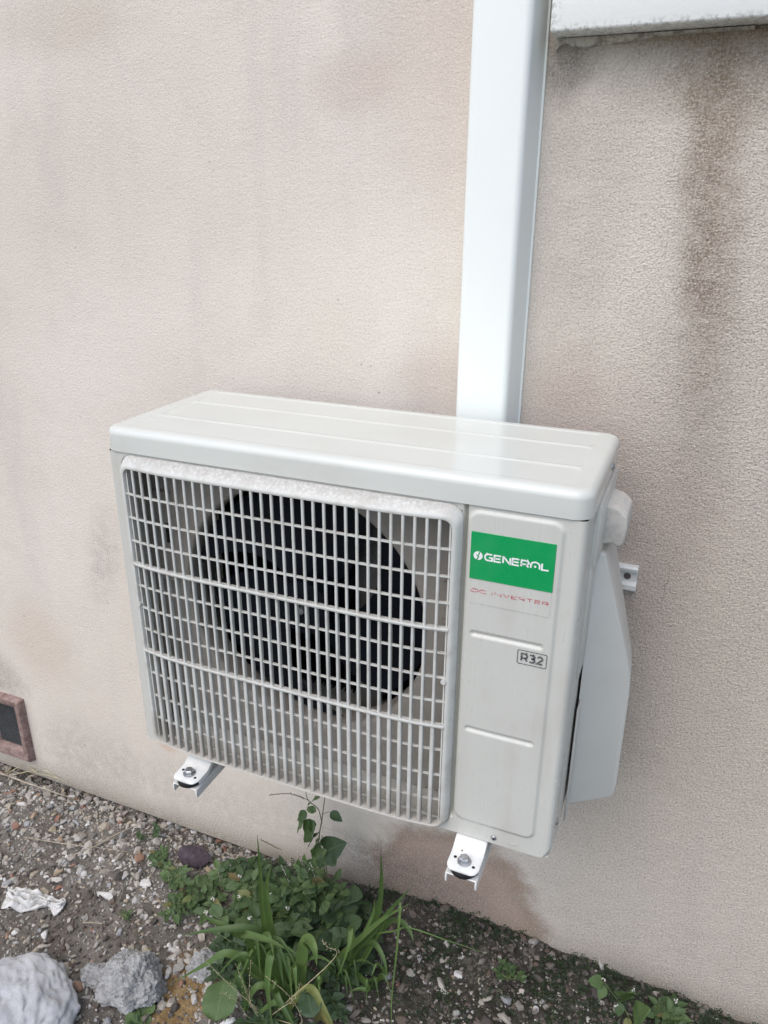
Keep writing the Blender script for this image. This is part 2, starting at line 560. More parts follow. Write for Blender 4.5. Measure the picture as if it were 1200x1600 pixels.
def mat_soil():
    n = NT('soil')
    o = n.xyz(); x, y = o[0], o[1]
    a = n.noise(5.0, 6, 0.68)
    b = n.noise(45.0, 5, 0.7)
    c = n.mix(n.ss(a, 0.35, 0.68), (0.105, 0.096, 0.084), (0.225, 0.207, 0.180))
    c = n.mix(n.math('MULTIPLY', n.ss(b, 0.45, 0.7), 0.6), c, (0.24, 0.22, 0.19))
    red = n.ss(n.noise(7.5, 3, 0.6), 0.54, 0.70)
    c = n.mix(n.math('MULTIPLY', red, 0.35), c, (0.12, 0.082, 0.065))
    # yellow sand spilt in front of the clump
    dx = n.math('DIVIDE', n.math('SUBTRACT', x, 0.02), 0.10); dy = n.math('DIVIDE', n.math('SUBTRACT', y, -0.43), 0.10)
    d = n.math('ADD', n.math('SQRT', n.math('ADD', n.math('MULTIPLY', dx, dx), n.math('MULTIPLY', dy, dy))), n.math('MULTIPLY', n.math('SUBTRACT', n.noise(22, 4), 0.5), 1.1))
    sand = n.ss(d, 0.6, 1.25, 1.0, 0.0)
    c = n.mix(n.math('MULTIPLY', sand, 0.85), c, n.mix(n.ss(b, 0.35, 0.65), (0.20, 0.12, 0.045), (0.34, 0.24, 0.11)))
    # dark humus and moss below the unit and along the wall on the right
    moss = n.math('MULTIPLY', n.ss(n.math('ADD', x, n.math('MULTIPLY', n.math('SUBTRACT', a, 0.5), 0.6)), 0.15, 0.50), n.ss(b, 0.25, 0.55))
    c = n.mix(n.math('MULTIPLY', moss, 0.92), c, n.mix(n.ss(n.noise(60, 4), 0.4, 0.6), (0.034, 0.031, 0.025), (0.038, 0.040, 0.026)))
    h = n.math('ADD', n.math('MULTIPLY', n.noise(70, 5, 0.7), 1.0), n.math('MULTIPLY', n.noise(260, 4, 0.7), 0.4))
    return n.done(c, 0.95, n.bump(h, 0.9, 0.010), Specular_IOR_Level=0.15)


M['soil'] = mat_soil()


def mat_stone(name, rnd, stops, bump=0.5):
    n = NT(name)
    r = rnd(n)
    c = n.ramp(r, stops)
    c = n.mix(n.math('MULTIPLY', n.ss(n.noise(90, 4, 0.7), 0.45, 0.7), 0.5), c, (0.14, 0.125, 0.11))
    return n.done(c, 0.88, n.bump(n.noise(160, 4, 0.65), bump, 0.003), Specular_IOR_Level=0.25)


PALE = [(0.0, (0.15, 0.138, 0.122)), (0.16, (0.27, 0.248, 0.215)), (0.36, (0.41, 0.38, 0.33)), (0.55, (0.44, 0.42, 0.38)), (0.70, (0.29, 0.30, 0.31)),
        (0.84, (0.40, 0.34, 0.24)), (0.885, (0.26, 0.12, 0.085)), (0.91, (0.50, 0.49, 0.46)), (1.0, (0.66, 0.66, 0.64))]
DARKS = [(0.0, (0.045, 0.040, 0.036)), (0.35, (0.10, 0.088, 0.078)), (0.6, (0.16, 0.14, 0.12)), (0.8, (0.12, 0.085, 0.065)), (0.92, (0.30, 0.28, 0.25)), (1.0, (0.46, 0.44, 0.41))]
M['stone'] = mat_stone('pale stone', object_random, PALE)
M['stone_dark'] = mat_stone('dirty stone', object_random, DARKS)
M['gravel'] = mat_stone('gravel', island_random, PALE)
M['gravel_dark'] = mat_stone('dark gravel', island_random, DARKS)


def mat_lump(name, c0, c1, scale, bump, dist, fine=220):
    n = NT(name)
    a = n.noise(scale, 6, 0.7)
    c = n.mix(n.ss(a, 0.35, 0.65), c0, c1)
    h = n.math('ADD', n.noise(scale * 3, 6, 0.7), n.math('MULTIPLY', n.noise(fine, 4, 0.7), 0.5))
    return n.done(c, 0.93, n.bump(h, bump, dist), Specular_IOR_Level=0.2)


M['mortar'] = mat_lump('hardened mortar', (0.36, 0.37, 0.385), (0.47, 0.48, 0.49), 9, 0.35, 0.006)
M['concrete'] = mat_lump('crumbly concrete', (0.34, 0.345, 0.345), (0.54, 0.54, 0.525), 50, 1.0, 0.010, 160)
M['purple'] = mat_lump('purple rock', (0.055, 0.045, 0.055), (0.095, 0.075, 0.085), 40, 0.6, 0.005)
M['white_lump'] = mat_lump('white plaster lump', (0.46, 0.45, 0.42), (0.62, 0.61, 0.58), 40, 0.4, 0.003)
n_ = NT('white cloth')
M['cloth'] = n_.done(n_.mix(n_.ss(n_.noise(50, 4, 0.7), 0.45, 0.75), (0.57, 0.57, 0.55), (0.38, 0.36, 0.32)), 0.85, n_.bump(n_.noise(90, 4, 0.6), 0.3, 0.003))
M['twig'] = mat_simple('dry stalk', (0.33, 0.29, 0.22), 0.85, 0, 0.3, 60)
M['straw'] = mat_simple('straw', (0.50, 0.44, 0.27), 0.8, 0, 0.2, 60)


def mat_leaf(name, stops, rough=0.5, vein=0.35, rnd=object_random, trans=0.25):
    n = NT(name)
    uv = n.t.nodes.new('ShaderNodeTexCoord').outputs['UV']
    u, v, _ = n.xyz(uv)
    c = n.ramp(rnd(n), stops)
    au = n.math('ABSOLUTE', n.math('SUBTRACT', u, 0.5))
    rib = n.ss(au, 0.0, 0.035, 1.0, 0.0)
    side = n.math('SINE', n.math('MULTIPLY', n.math('SUBTRACT', v, n.math('MULTIPLY', au, 0.9)), 46.0))
    side = n.math('MULTIPLY', n.ss(side, 0.80, 1.0), 0.6)
    vn = n.math('MAXIMUM', rib, side)
    c = n.mix(n.math('MULTIPLY', vn, vein), c, (0.20, 0.27, 0.11))
    c = n.mix(n.math('MULTIPLY', n.ss(n.noise(35, 4, 0.6), 0.45, 0.75), 0.35), c, tuple(k * 0.55 for k in stops[0][1]))
    hole = n.ss(n.noise(120, 2, 0.5), 0.70, 0.73)
    c = n.mix(n.math('MULTIPLY', hole, 0.6), c, (0.17, 0.13, 0.06))
    m = n.done(c, rough, n.bump(vn, 0.25, 0.0015), Specular_IOR_Level=0.35)
    tr = n.t.nodes.new('ShaderNodeBsdfTranslucent')
    n.put(tr.inputs['Color'], n.mix(0.5, c, (0.16, 0.26, 0.03)))
    ms = n.t.nodes.new('ShaderNodeMixShader'); ms.inputs[0].default_value = trans
    n.t.links.new(n.bsdf.outputs[0], ms.inputs[1]); n.t.links.new(tr.outputs[0], ms.inputs[2])
    n.t.links.new(ms.outputs[0], n.out.inputs['Surface'])
    return m


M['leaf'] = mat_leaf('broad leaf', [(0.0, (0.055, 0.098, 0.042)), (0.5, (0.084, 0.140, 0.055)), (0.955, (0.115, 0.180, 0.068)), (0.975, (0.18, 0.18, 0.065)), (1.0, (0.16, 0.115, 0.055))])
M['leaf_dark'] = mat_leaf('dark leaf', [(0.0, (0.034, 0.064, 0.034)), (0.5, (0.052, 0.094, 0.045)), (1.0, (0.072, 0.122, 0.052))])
M['blade'] = mat_leaf('grass blade', [(0.0, (0.062, 0.110, 0.036)), (0.5, (0.090, 0.155, 0.046)), (0.90, (0.125, 0.200, 0.060)), (0.95, (0.25, 0.24, 0.08)), (1.0, (0.28, 0.22, 0.10))], 0.45, 0.22)
M['tiny_leaf'] = mat_leaf('small leaf', [(0.0, (0.018, 0.030, 0.016)), (0.6, (0.034, 0.055, 0.026)), (1.0, (0.055, 0.085, 0.040))], 0.6, 0.0, island_random)
M['stem'] = mat_simple('green stem', (0.11, 0.15, 0.055), 0.6, 0, 0.3, 50)
M['stem_red'] = mat_simple('brown stem', (0.10, 0.085, 0.050), 0.6, 0, 0.3, 50)
M['flower'] = mat_simple('pale flower', (0.62, 0.62, 0.55), 0.7, 0, 0.1)
M['seed'] = mat_simple('seed head', (0.16, 0.14, 0.09), 0.8, 0, 0.3)

# ------------------------------------------------------------------ house wall
def build_wall():
    prof = [(0.0, -0.012), (0.0, 3.1), (0.25, 3.1), (0.25, -0.4), (0.035, -0.4), (0.035, -0.012)]
    bm = prism_bm(prof, 0, -14.0, 14.0)
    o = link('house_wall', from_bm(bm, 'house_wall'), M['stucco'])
    tag(o, 'pale pinkish beige stucco house wall with dark dirt streaks and a damp patch', 'wall')
    return o


wall = build_wall()


# ------------------------------------------------------------------ ground
def mound(x, y):
    """Height of the bare soil."""
    h = 0.020 * fbm((x * 2.1, y * 2.1, 3.3), 2) + 0.010 * fbm((x * 8, y * 8, 1.7), 3) + 0.004 * fbm((x * 38, y * 38, 5.1), 2)
    h += 0.034 * math.exp(-((x - 0.62) / 0.30) ** 2 - ((y + 0.0) / 0.14) ** 2)          # heap against the wall below the unit
    h -= 0.030 * sstep(-0.07, 0.0, y) * sstep(0.12, -0.10, x)                            # worn gully along the foot of the wall
    h += 0.012 * math.exp(-((x + 0.75) / 0.3) ** 2 - ((y + 0.16) / 0.12) ** 2)
    h -= 0.012 * math.exp(-((x + 0.12) / 0.18) ** 2 - ((y + 0.40) / 0.12) ** 2)
    far = sstep(1.6, 4.0, math.hypot(x, y))
    return h * (1 - far)


def axis_coords(fine0, fine1, step, ends):
    c = []
    v = fine0
    while v <= fine1 + 1e-6:
        c.append(v); v += step
    lo, hi, s = c[0], c[-1], step
    while lo > ends[0]:
        s *= 1.35; lo -= s; c.insert(0, max(lo, ends[0]))
    s = step
    while hi < ends[1]:
        s *= 1.35; hi += s; c.append(min(hi, ends[1]))
    return c


def build_ground():
    xs = axis_coords(-1.3, 1.5, 0.0075, (-90, 90))
    ys = axis_coords(-1.0, 0.034, 0.0075, (-90, 0.034))
    vs = [(x, y, mound(x, y)) for y in ys for x in xs]
    nx = len(xs)
    fs = [(j * nx + i, j * nx + i + 1, (j + 1) * nx + i + 1, (j + 1) * nx + i) for j in range(len(ys) - 1) for i in range(nx - 1)]
    o = link('ground', mesh('ground', vs, fs), M['soil'])
    for p in o.data.polygons: p.use_smooth = True
    return tag(o, 'dark stony soil strewn with pale gravel and rubble', None, None, 'structure')


ground = build_ground()


# ------------------------------------------------------------------ window ledge at the top right
def build_ledge():
    r = empty('window_ledge', (1.3, 0, 1.905), 'thick white painted ledge with chipped paint, jutting from the wall top right', 'ledge')
    bm = box_bm(0.622, 2.3, -0.056, -0.001, 1.905, 2.06, bev=0.004, seg=2)
    for _ in range(3):
        bmesh.ops.subdivide_edges(bm, edges=[e for e in bm.edges if e.calc_length() > 0.08], cuts=1, use_grid_fill=True)
    for v in bm.verts:
        v.co += Vector((0, 0.0012 * fbm((v.co.x * 7, v.co.y * 7, v.co.z * 7), 2), 0.0014 * fbm((v.co.x * 5, 3.1, v.co.z * 5), 2)))
    link('slab', from_bm(bm, 'slab'), M['ledge'], r, smooth=50)
    # strip of broken filler below the slab
    top, bot = [], []
    for i in range(46):
        x = 0.624 + i * 0.0062
        d = 0.017 * max(0.12, 1 - i / 40.0) * (0.75 + 0.7 * fbm((x * 60, 1.5, 0.3), 3))
        top.append(x); bot.append(max(0.0025, d))
    vs, fs = [], []
    for x, d in zip(top, bot):
        vs += [(x, -0.010, 1.9035), (x, -0.0065, 1.9035 - d), (x, 0.002, 1.9035 - d - 0.0015)]
    for i in range(len(top) - 1):
        for k in range(2):
            a = i * 3 + k
            fs.append((a, a + 1, a + 4, a + 3))
    link('filler_strip', mesh('filler_strip', vs, fs), M['plaster'], r)
    return r


build_ledge()


# ------------------------------------------------------------------ vertical pipe duct
def build_duct():
    r = empty('pipe_duct', (0.556, 0, 0.55), 'tall white plastic pipe duct running up the wall behind the unit', 'duct')
    def prof(s, yb):
        # half-round-shouldered cover section, from the left foot to the right foot
        pts = [(0.503, yb), (0.5045, -0.052)]
        for k in range(6):
            a = R(180 - 90 * k / 5)
            pts.append((0.5165 + 0.012 * math.cos(a), -0.060 + 0.0105 * math.sin(R(90 * k / 5)) * -1))
        for k in range(8):
            a = R(90 - 90 * k / 7)
            pts.append((0.5868 + 0.0120 * math.cos(a), -0.0585 - 0.0120 * math.sin(a)))
        pts += [(0.6065, -0.012), (0.6075, yb)]
        return pts
    p = prof(1, -0.0005)
    bm = bmesh.new()
    rows = []
    for z in (0.55, 1.2, 1.9, 2.6, 3.05):
        rows.append([bm.verts.new((x, y, z)) for x, y in p])
    for i in range(len(rows) - 1):
        for k in range(len(p) - 1):
            bm.faces.new((rows[i][k], rows[i][k + 1], rows[i + 1][k + 1], rows[i + 1][k]))
    bm.faces.new(rows[0]); bm.faces.new(rows[-1][::-1])
    link('cover', from_bm(bm, 'cover'), M['duct'], r, smooth=35)
    # base strip the cover clips on to
    box('base_strip', (0.5005, 0.6105, -0.006, -0.0002, 0.55, 3.05), M['duct'], r, 0.001)
    return r


build_duct()


# ------------------------------------------------------------------ terracotta air vent low on the wall
def build_vent():
    x0, x1, z0, z1 = -0.985, -0.828, 0.053, 0.277
    r = empty('wall_vent', ((x0 + x1) / 2, 0, z0), 'small reddish terracotta air vent frame low in the wall at left edge', 'vent')
    def loop(a, b, c, d, y, n=4, rad=0.003):
        return [Vector((px, y, pz)) for px, pz in rrect(a, b, c, d, rad, n)]
    loops = [loop(x0 - .002, x1 + .002, z0 - .002, z1 + .002, 0.002), loop(x0, x1, z0, z1, -0.016), loop(x0 + .004, x1 - .004, z0 + .004, z1 - .004, -0.022),
             loop(x0 + .018, x1 - .018, z0 + .026, z1 - .021, -0.022), loop(x0 + .022, x1 - .022, z0 + .031, z1 - .026, -0.018),
             loop(x0 + .034, x1 - .025, z0 + .042, z1 - .032, -0.004)]
    bm = bmesh.new(); me = loft_mesh(loops, 'frame'); bm.from_mesh(me)
    bmesh.ops.subdivide_edges(bm, edges=[e for e in bm.edges if e.calc_length() > 0.05], cuts=8, use_grid_fill=True)
    for v in bm.verts:
        v.co += Vector((fbm(v.co * 60, 2), fbm(v.co * 60 + Vector((9, 1, 3)), 2), fbm(v.co * 55 + Vector((3, 7, 1)), 2))) * 0.0011
    link('frame', from_bm(bm, 'frame'), M['terracotta'], r, smooth=45)
    # wire screen
    nb, nh = 14, 22
    a0, a1, c0, c1 = x0 + .032, x1 - .023, z0 + .040, z1 - .030
    bm = bmesh.new()
    for i in range(nb):
        xx = a0 + (i + .5) * (a1 - a0) / nb
        box_bm(xx - .0006, xx + .0006, -.0068, -.0058, c0, c1, bm=bm)
    for i in range(nh):
        zz = c0 + (i + .5) * (c1 - c0) / nh
        box_bm(a0, a1, -.0056, -.0046, zz - .0006, zz + .0006, bm=bm)
    link('wire_screen', from_bm(bm, 'wire_screen'), mat_simple('dusty wire', (0.10, 0.105, 0.105), 0.7), r)
    box('dark_backing', (a0 - .004, a1 + .004, -.0034, -.0010, c0 - .004, c1 + .004), mat_simple('vent dark', (0.03, 0.033, 0.034), 0.9), r)
    return r


build_vent()


# ------------------------------------------------------------------ outdoor unit
ZB = 0.69                       # underside of the unit above the ground
YF = -0.406                     # front sheet
YBK = -0.104                    # back
XR = 0.797
ZL = ZB + 0.592                 # lower rim of the lid
ZT = ZB + 0.632

unit = empty('air_conditioner', (0.4, -0.25, ZB), 'off white outdoor air conditioner unit with barred fan grille and green sticker', 'air conditioner')


def build_lid():
    x0, x1, y0, y1 = -0.002, 0.801, YF - 0.0035, YBK + 0.004
    def loop(ins, z, r):
        return [Vector((px, py, z)) for px, py in rrect(x0 + ins, x1 - ins, y0 + ins, y1 - ins, max(r, 0.0003), 8)]
    rad = 0.026
    loops = [loop(0.004, ZL + 0.001, rad - .004), loop(0.0, ZL, rad)]
    loops.append(loop(0.0, ZT - 0.013, rad))
    for k in range(1, 7):
        a = R(90 * k / 6)
        ins = 0.013 * (1 - math.cos(a))
        loops.append(loop(ins, ZT - 0.013 + 0.013 * math.sin(a), rad - ins))
    loops.append([Vector((px, py, ZT)) for px, py in rrect(x0 + .022, x1 - .022, y0 + .022, y1 - .022, 0.0002, 8)])
    lid = link('lid', loft_mesh(loops, 'lid'), M['lid'], unit, smooth=40)
    # pressed top: three shallow stepped panels
    ax0, ax1, ay0, ay1 = x0 + .022, x1 - .022, y0 + .022, y1 - .022
    P = [(0.036, 0.768, -0.398 + .022 - .018, -0.306 - .004), (0.036, 0.768, -0.306 + .004, -0.200 - .004), (0.036, 0.768, -0.200 + .004, ay1 + .05)]
    def h(x, y):
        z = 0.0
        for a, b, c, d in P:
            sd = sd_rrect(x, y, a, b, c, d, 0.012)
            z -= 0.0012 * sstep(0.003, -0.003, sd)
        for yy in (-0.306, -0.200):
            z += 0.0004 * math.exp(-((y - yy) / 0.0035) ** 2) * sstep(0.04, 0.055, x) * sstep(0.77, 0.755, x)
        e = min(x - ax0, ax1 - x, y - ay0, ay1 - y)
        return z * sstep(0.0, 0.004, e) + 0.0006 * fbm((x * 4, y * 4, 0.7), 2) * sstep(0.0, 0.03, e)
    def lin(a, b, n): return [a + (b - a) * i / n for i in range(n + 1)]
    xs = sorted(set([round(v, 5) for v in lin(ax0, 0.056, 24) + lin(0.056, 0.745, 60) + lin(0.745, ax1, 24)]))
    ys = [round(v, 5) for v in lin(ay0, ay1, 170)]
    vs = [(x, y, ZT + h(x, y)) for y in ys for x in xs]
    nx = len(xs)
    fs = [(j * nx + i, j * nx + i + 1, (j + 1) * nx + i + 1, (j + 1) * nx + i) for j in range(len(ys) - 1) for i in range(nx - 1)]
    t = link('pressed_panel', mesh('pressed_top', vs, fs), M['lid'], lid)
    for p in t.data.polygons: p.use_smooth = True
    return lid


build_lid()

GX0, GX1, GZ0, GZ1 = 0.034, 0.6245, 0.709, 1.275      # opening behind the grille


def build_front():
    def lin(a, b, n): return [a + (b - a) * i / n for i in range(n + 1)]
    xs = sorted(set([round(v, 5) for v in lin(0, 0.012, 8) + lin(0.012, GX0, 3) + lin(GX0, GX1, 20) + lin(GX1, 0.797, 116)]))
    zs = sorted(set([round(v, 5) for v in lin(ZB, GZ0, 10) + lin(GZ0, GZ1, 280) + lin(GZ1, ZL - .0015, 4)]))
    def depth(x, z):
        y = 0.0
        # folded vertical edges
        for e, rr in ((x, 0.012), (XR - x, 0.010)):
            if e < rr:
                y += rr - math.sqrt(max(0, rr * rr - (rr - e) ** 2))
        # shadow gap beside the grille
        y += 0.012 * sstep(0.6270, 0.6278, x) * sstep(0.6325, 0.6317, x) * sstep(ZB + .030, ZB + .034, z) * sstep(ZL + .01, ZL, z)
        # raised service panel
        sd = sd_rrect(x, z, 0.637, 0.766, ZB + .036, ZB + .582, 0.014)
        y -= 0.0032 * sstep(0.0045, -0.002, sd)
        # two pressed ribs
        for rz in (ZB + .3895, ZB + .218):
            sd = sd_rrect(x, z, 0.645, 0.754, rz - .0045, rz + .0045, 0.0045)
            y += 0.0042 * sstep(0.001, -0.0045, sd)
        return y + 0.0009 * fbm((x * 6, z * 3.2, 0.4), 2)
    rr = 0.024
    vs = []
    for z in zs:
        for x in xs:
            px, pz = x, z
            # rounded lower right corner
            u, v = (x - (XR - rr)) / rr, ((ZB + rr) - z) / rr
            if u > 0 and v > 0:
                px = XR - rr + rr * u * math.sqrt(max(0, 1 - v * v / 2)); pz = ZB + rr - rr * v * math.sqrt(max(0, 1 - u * u / 2))
            vs.append((px, YF + depth(x, z), pz))
    nx = len(xs)
    fs = []
    for j in range(len(zs) - 1):
        for i in range(nx - 1):
            cx, cz = (xs[i] + xs[i + 1]) / 2, (zs[j] + zs[j + 1]) / 2
            if GX0 + .004 < cx < GX1 - .004 and GZ0 + .004 < cz < GZ1 - .004: continue
            fs.append((j * nx + i, j * nx + i + 1, (j + 1) * nx + i + 1, (j + 1) * nx + i))
    o = link('front_panel', mesh('front_panel', vs, fs), M['casing'], unit)
    for p in o.data.polygons: p.use_smooth = True
    return o


front = build_front()
# side sheets, underside and back close the box
link('side_panel', from_bm(box_bm(0.0, 0.0016, YF + .0125, YBK, ZB, ZL - .001), 's'), M['casing'], unit)
sr = bmesh.new()
box_bm(XR - .0018, XR - .0002, YF + .0105, -0.300, ZB + .012, ZL - .001, bm=sr)
link('side_panel', from_bm(sr, 's'), M['casing'], unit)
box('service_panel', (XR - .004, XR - .0020, -0.296, YBK, ZB + .004, ZL - .001), M['casing'], unit)
box('base_pan', (0.002, XR - .004, YF + .004, YBK, ZB + .0005, ZB + .004), M['casing'], unit)
box('divider_plate', (0.632, 0.6335, YF + .016, YBK - .003, ZB + .005, ZL - .002), M['shroud'], unit)
box('inner_plate', (0.004, 0.63, YF + .016, YBK - .003, ZL - .006, ZL - .004), M['shroud'], unit)


def build_coil():
    bm = bmesh.new()
    box_bm(0.004, XR - .006, YBK - .006, YBK - .002, ZB + .005, ZL - .002, bm=bm)
    for i in range(60):
        x = 0.05 + i * 0.0097
        box_bm(x - .0009, x + .0009, YBK - .020, YBK - .0062, ZB + .006, ZL - .008, bm=bm)
    return link('heat_exchanger', from_bm(bm, 'coil'), M['inside'], unit)


build_coil()

M['bracket_grey'] = mat_simple('motor bracket grey', (0.11, 0.108, 0.10), 0.6)
FCX, FCZ, FR = 0.316, ZB + 0.311, 0.232
YS = -0.332                      # face of the fan shroud


def build_fan():
    # flat shroud plate with a round bell mouth
    N = 72
    def circ(r, y): return [Vector((FCX + r * math.cos(2 * math.pi * k / N), y, FCZ + r * math.sin(2 * math.pi * k / N))) for k in range(N)]
    def rect(y):
        out = []
        for k in range(N):
            a = 2 * math.pi * k / N
            c, s = math.cos(a), math.sin(a)
            tx = ((0.6315 if c > 0 else 0.005) - FCX) / c if abs(c) > 1e-6 else 1e9
            tz = ((ZL - .008 if s > 0 else ZB + .006) - FCZ) / s if abs(s) > 1e-6 else 1e9
            t = min(tx, tz)
            out.append(Vector((FCX + t * c, y, FCZ + t * s)))
        return out
    loops = [rect(YS), circ(FR + .010, YS)]
    for k in range(1, 6):
        a = R(90 * k / 5)
        loops.append(circ(FR + .010 - .010 * math.sin(a), YS + .010 * (1 - math.cos(a))))
    loops += [circ(FR, YS + .045), circ(FR + .006, YS + .060)]
    sh = link('fan_shroud', loft_mesh(loops, 'fan_shroud'), M['shroud'], unit, smooth=40)
    # small clips and slots pressed into the plate
    for (x, z) in ((0.600, ZB + .43), (0.600, ZB + .36), (0.606, ZB + .10), (0.606, ZB + .055), (0.046, ZB + .50), (0.050, ZB + .33)):
        box('clip', (x - .018, x + .018, YS - .016, YS - .0005, z, z + .002), M['shroud'], unit, .0006, 1)
    for (x, z) in ((0.598, ZB + .395), (0.592, ZB + .082), (0.05, ZB + .42)):
        box('slot', (x - .004, x + .004, YS - .0016, YS - .0004, z - .022, z + .016), M['hole'], unit)
    fan = link('fan_hub', tube_mesh([(FCX, YS + .012, FCZ), (FCX, YS + .014, FCZ), (FCX, YS + .075, FCZ)], [.046, .052, .056], 32, 'hub'), M['dark'], unit, smooth=40)
    link('hub_nut', tube_mesh([(FCX, YS + .002, FCZ), (FCX, YS + .0125, FCZ)], [.007, .007], 6, 'nut'), M['zinc'], fan)
    for b in range(3):
        a0 = R(40 + 120 * b)
        vs, fs = [], []
        na, nr = 22, 8
        for i in range(na + 1):
            t = i / na
            for j in range(nr + 1):
                q = j / nr
                rad = .048 + (FR - .056) * q
                an = a0 + R(104) * t * (0.72 + 0.28 * q) + R(26) * (q ** 1.4)
                y = YS + .066 - .050 * t + .012 * math.sin(t * math.pi)
                vs.append((FCX + rad * math.cos(an), y, FCZ + rad * math.sin(an)))
        for i in range(na):
            for j in range(nr):
                a = i * (nr + 1) + j
                fs.append((a, a + 1, a + nr + 2, a + nr + 1))
        bl = link('blade', mesh('blade', vs, fs), M['dark'], unit)
        for p in bl.data.polygons: p.use_smooth = True
    # motor bracket seen between the blades
    box('motor_bracket', (FCX + .055, FCX + .105, YS + .115, YS + .120, ZB + .02, ZL - .02), M['bracket_grey'], unit, .001)
    link('motor', tube_mesh([(FCX, YS + .085, FCZ), (FCX, YS + .15, FCZ)], [.055, .055], 24, 'motor'), M['inside'], unit, smooth=40)


build_fan()


# ------------------------------------------------------------------ grille
def gy(x):
    """Front line of the grille: bowed, falling back at both ends."""
    t = (x - 0.330) / 0.297
    return -0.4335 + 0.0135 * abs(t) ** 5.0


def build_grille():
    X0, X1, Z0, Z1 = 0.0285, 0.6275, ZB + 0.0105, ZB + 0.5885
    def ring(a, b, c, d, r, off, n=10):
        return [(px, pz, off) for px, pz in rrect(a, b, c, d, r, n)]
    def dens(pts):
        """Subdivide the straight runs so the frame can follow the bow."""
        out = []
        m = len(pts)
        for i in range(m):
            p, q = pts[i], pts[(i + 1) % m]
            k = max(1, int(round(abs(q[0] - p[0]) / 0.04)))
            if abs(q[0] - p[0]) < 0.2: k = 1
            else: k = 16
            for s in range(k):
                t = s / k
                out.append((p[0] + (q[0] - p[0]) * t, p[1] + (q[1] - p[1]) * t, p[2]))
        return out
    spec = [(0.000, 0.000, 0.022, 0.030), (0.000, 0.000, 0.022, 0.016), (0.003, 0.008, 0.021, 0.006), (0.006, 0.013, 0.019, 0.0015), (0.009, 0.0165, 0.017, 0.0),
            (0.0125, 0.0195, 0.015, 0.001), (0.014, 0.021, 0.014, 0.004), (0.0145, 0.0215, 0.014, 0.024)]
    loops = []
    for ins, top, r, off in spec:
        lp = dens(ring(X0 + ins, X1 - ins, Z0 + ins * 0.55, Z1 - top, r, off))
        loops.append([Vector((x, max(gy(x), -0.4335) + o, z)) if o < 0.02 else Vector((x, YF - 0.004 + (0.030 - 0.030) + (o - 0.024) * 0.4, z)) for x, z, o in lp])
    g = link('grille', loft_mesh(loops, 'grille'), M['grille'], unit, smooth=45)

    zb = [ZB + 0.0175, ZB + 0.2185, ZB + 0.3935, ZB + 0.5665]          # bottom, lower band, upper band, top
    # bands: wide curved ledges across the grille
    for z in zb[1:3]:
        vs, fs = [], []
        n = 40
        for i in range(n + 1):
            x = X0 + .012 + (X1 - X0 - .024) * i / n
            y = gy(x) - 0.0005
            for dy, dz in ((0.0, -.0028), (-.0008, 0.0), (0.0, .0028), (0.0085, .0024), (0.0085, -.0024)):
                vs.append((x, y + dy, z + dz))
        for i in range(n):
            for k in range(5):
                fs.append((i * 5 + k, i * 5 + (k + 1) % 5, (i + 1) * 5 + (k + 1) % 5, (i + 1) * 5 + k))
        fs += [(0, 1, 2, 3, 4), tuple(n * 5 + k for k in (4, 3, 2, 1, 0))]
        link('cross_band', mesh('cross_band', vs, fs), M['grille'], g, smooth=30)
    # vertical bars: slim blades above, turned and deeper vanes below
    rows = []
    for s, cnt in ((0, 3), (1, 3), (2, 3)):
        for k in range(cnt):
            rows.append((s, zb[s] + (zb[s + 1] - zb[s]) * (k + 1) / (cnt + 1)))
    for k in range(31):
        x = 0.0625 + 0.0178 * k
        y = gy(x)
        bm = bmesh.new()
        for s, (dep, side, th) in enumerate(((0.0080, 0.0004, 0.0064), (0.0076, 0.0, 0.0046), (0.0042, 0.0, 0.0047))):
            z0, z1 = zb[s] - (0.003 if s == 0 else 0.001), zb[s + 1] + (0.004 if s == 2 else 0.001)
            # section: rounded nose in front, plate running back and (below) to the right
            sec = [(-th * .5, .0012), (-th * .28, 0.0), (th * .28, 0.0), (th * .5, .0012), (side + th * .42, dep), (side - th * .42, dep)]
            cols = []
            for z in (z0, z1):
                cols.append([bm.verts.new((x + px, y + .0016 + py, z)) for px, py in sec])
            m = len(sec)
            for i in range(m):
                bm.faces.new((cols[0][i], cols[0][(i + 1) % m], cols[1][(i + 1) % m], cols[1][i]))
            bm.faces.new(cols[0]); bm.faces.new(cols[1][::-1])
        link('vertical_bar', from_bm(bm, 'vertical_bar'), M['grille'], g)
    # thin cross bars behind the vertical ones
    for s, z in rows:
        vs, fs = [], []
        n = 36
        xa, xb = X0 + .012, X1 - .012
        for i in range(n + 1):
            x = xa + (xb - xa) * i / n
            y = gy(x) + (0.0066, 0.0046, 0.0028)[s]
            for dy, dz in ((0.0, -.0015), (0.0, .0015), (0.0036, .0016), (0.0036, -.0016)):
                vs.append((x, y + dy, z + dz))
        for i in range(n):
            for k in range(4):
                fs.append((i * 4 + k, i * 4 + (k + 1) % 4, (i + 1) * 4 + (k + 1) % 4, (i + 1) * 4 + k))
        fs += [(0, 1, 2, 3), tuple(n * 4 + k for k in (3, 2, 1, 0))]
        link('horizontal_bar', mesh('horizontal_bar', vs, fs), M['grille'], g)
    # end bars against the frame
    for x in (X0 + .0165, X1 - .0165):
        bm = box_bm(x - .0012, x + .0012, gy(x) + .006, gy(x) + .014, zb[0] - .006, zb[3] + .006)
        link('vertical_bar', from_bm(bm, 'vb'), M['grille'], g)
    # round stop buttons
    for x, z in ((X0 + .012, ZB + .313), (X1 - .016, ZB + .302)):
        link('button', tube_mesh([(x, gy(x) - .001, z), (x, gy(x) + .008, z)], [.0042, .0042], 14, 'button'), M['grille'], g, smooth=40)
    return g


build_grille()


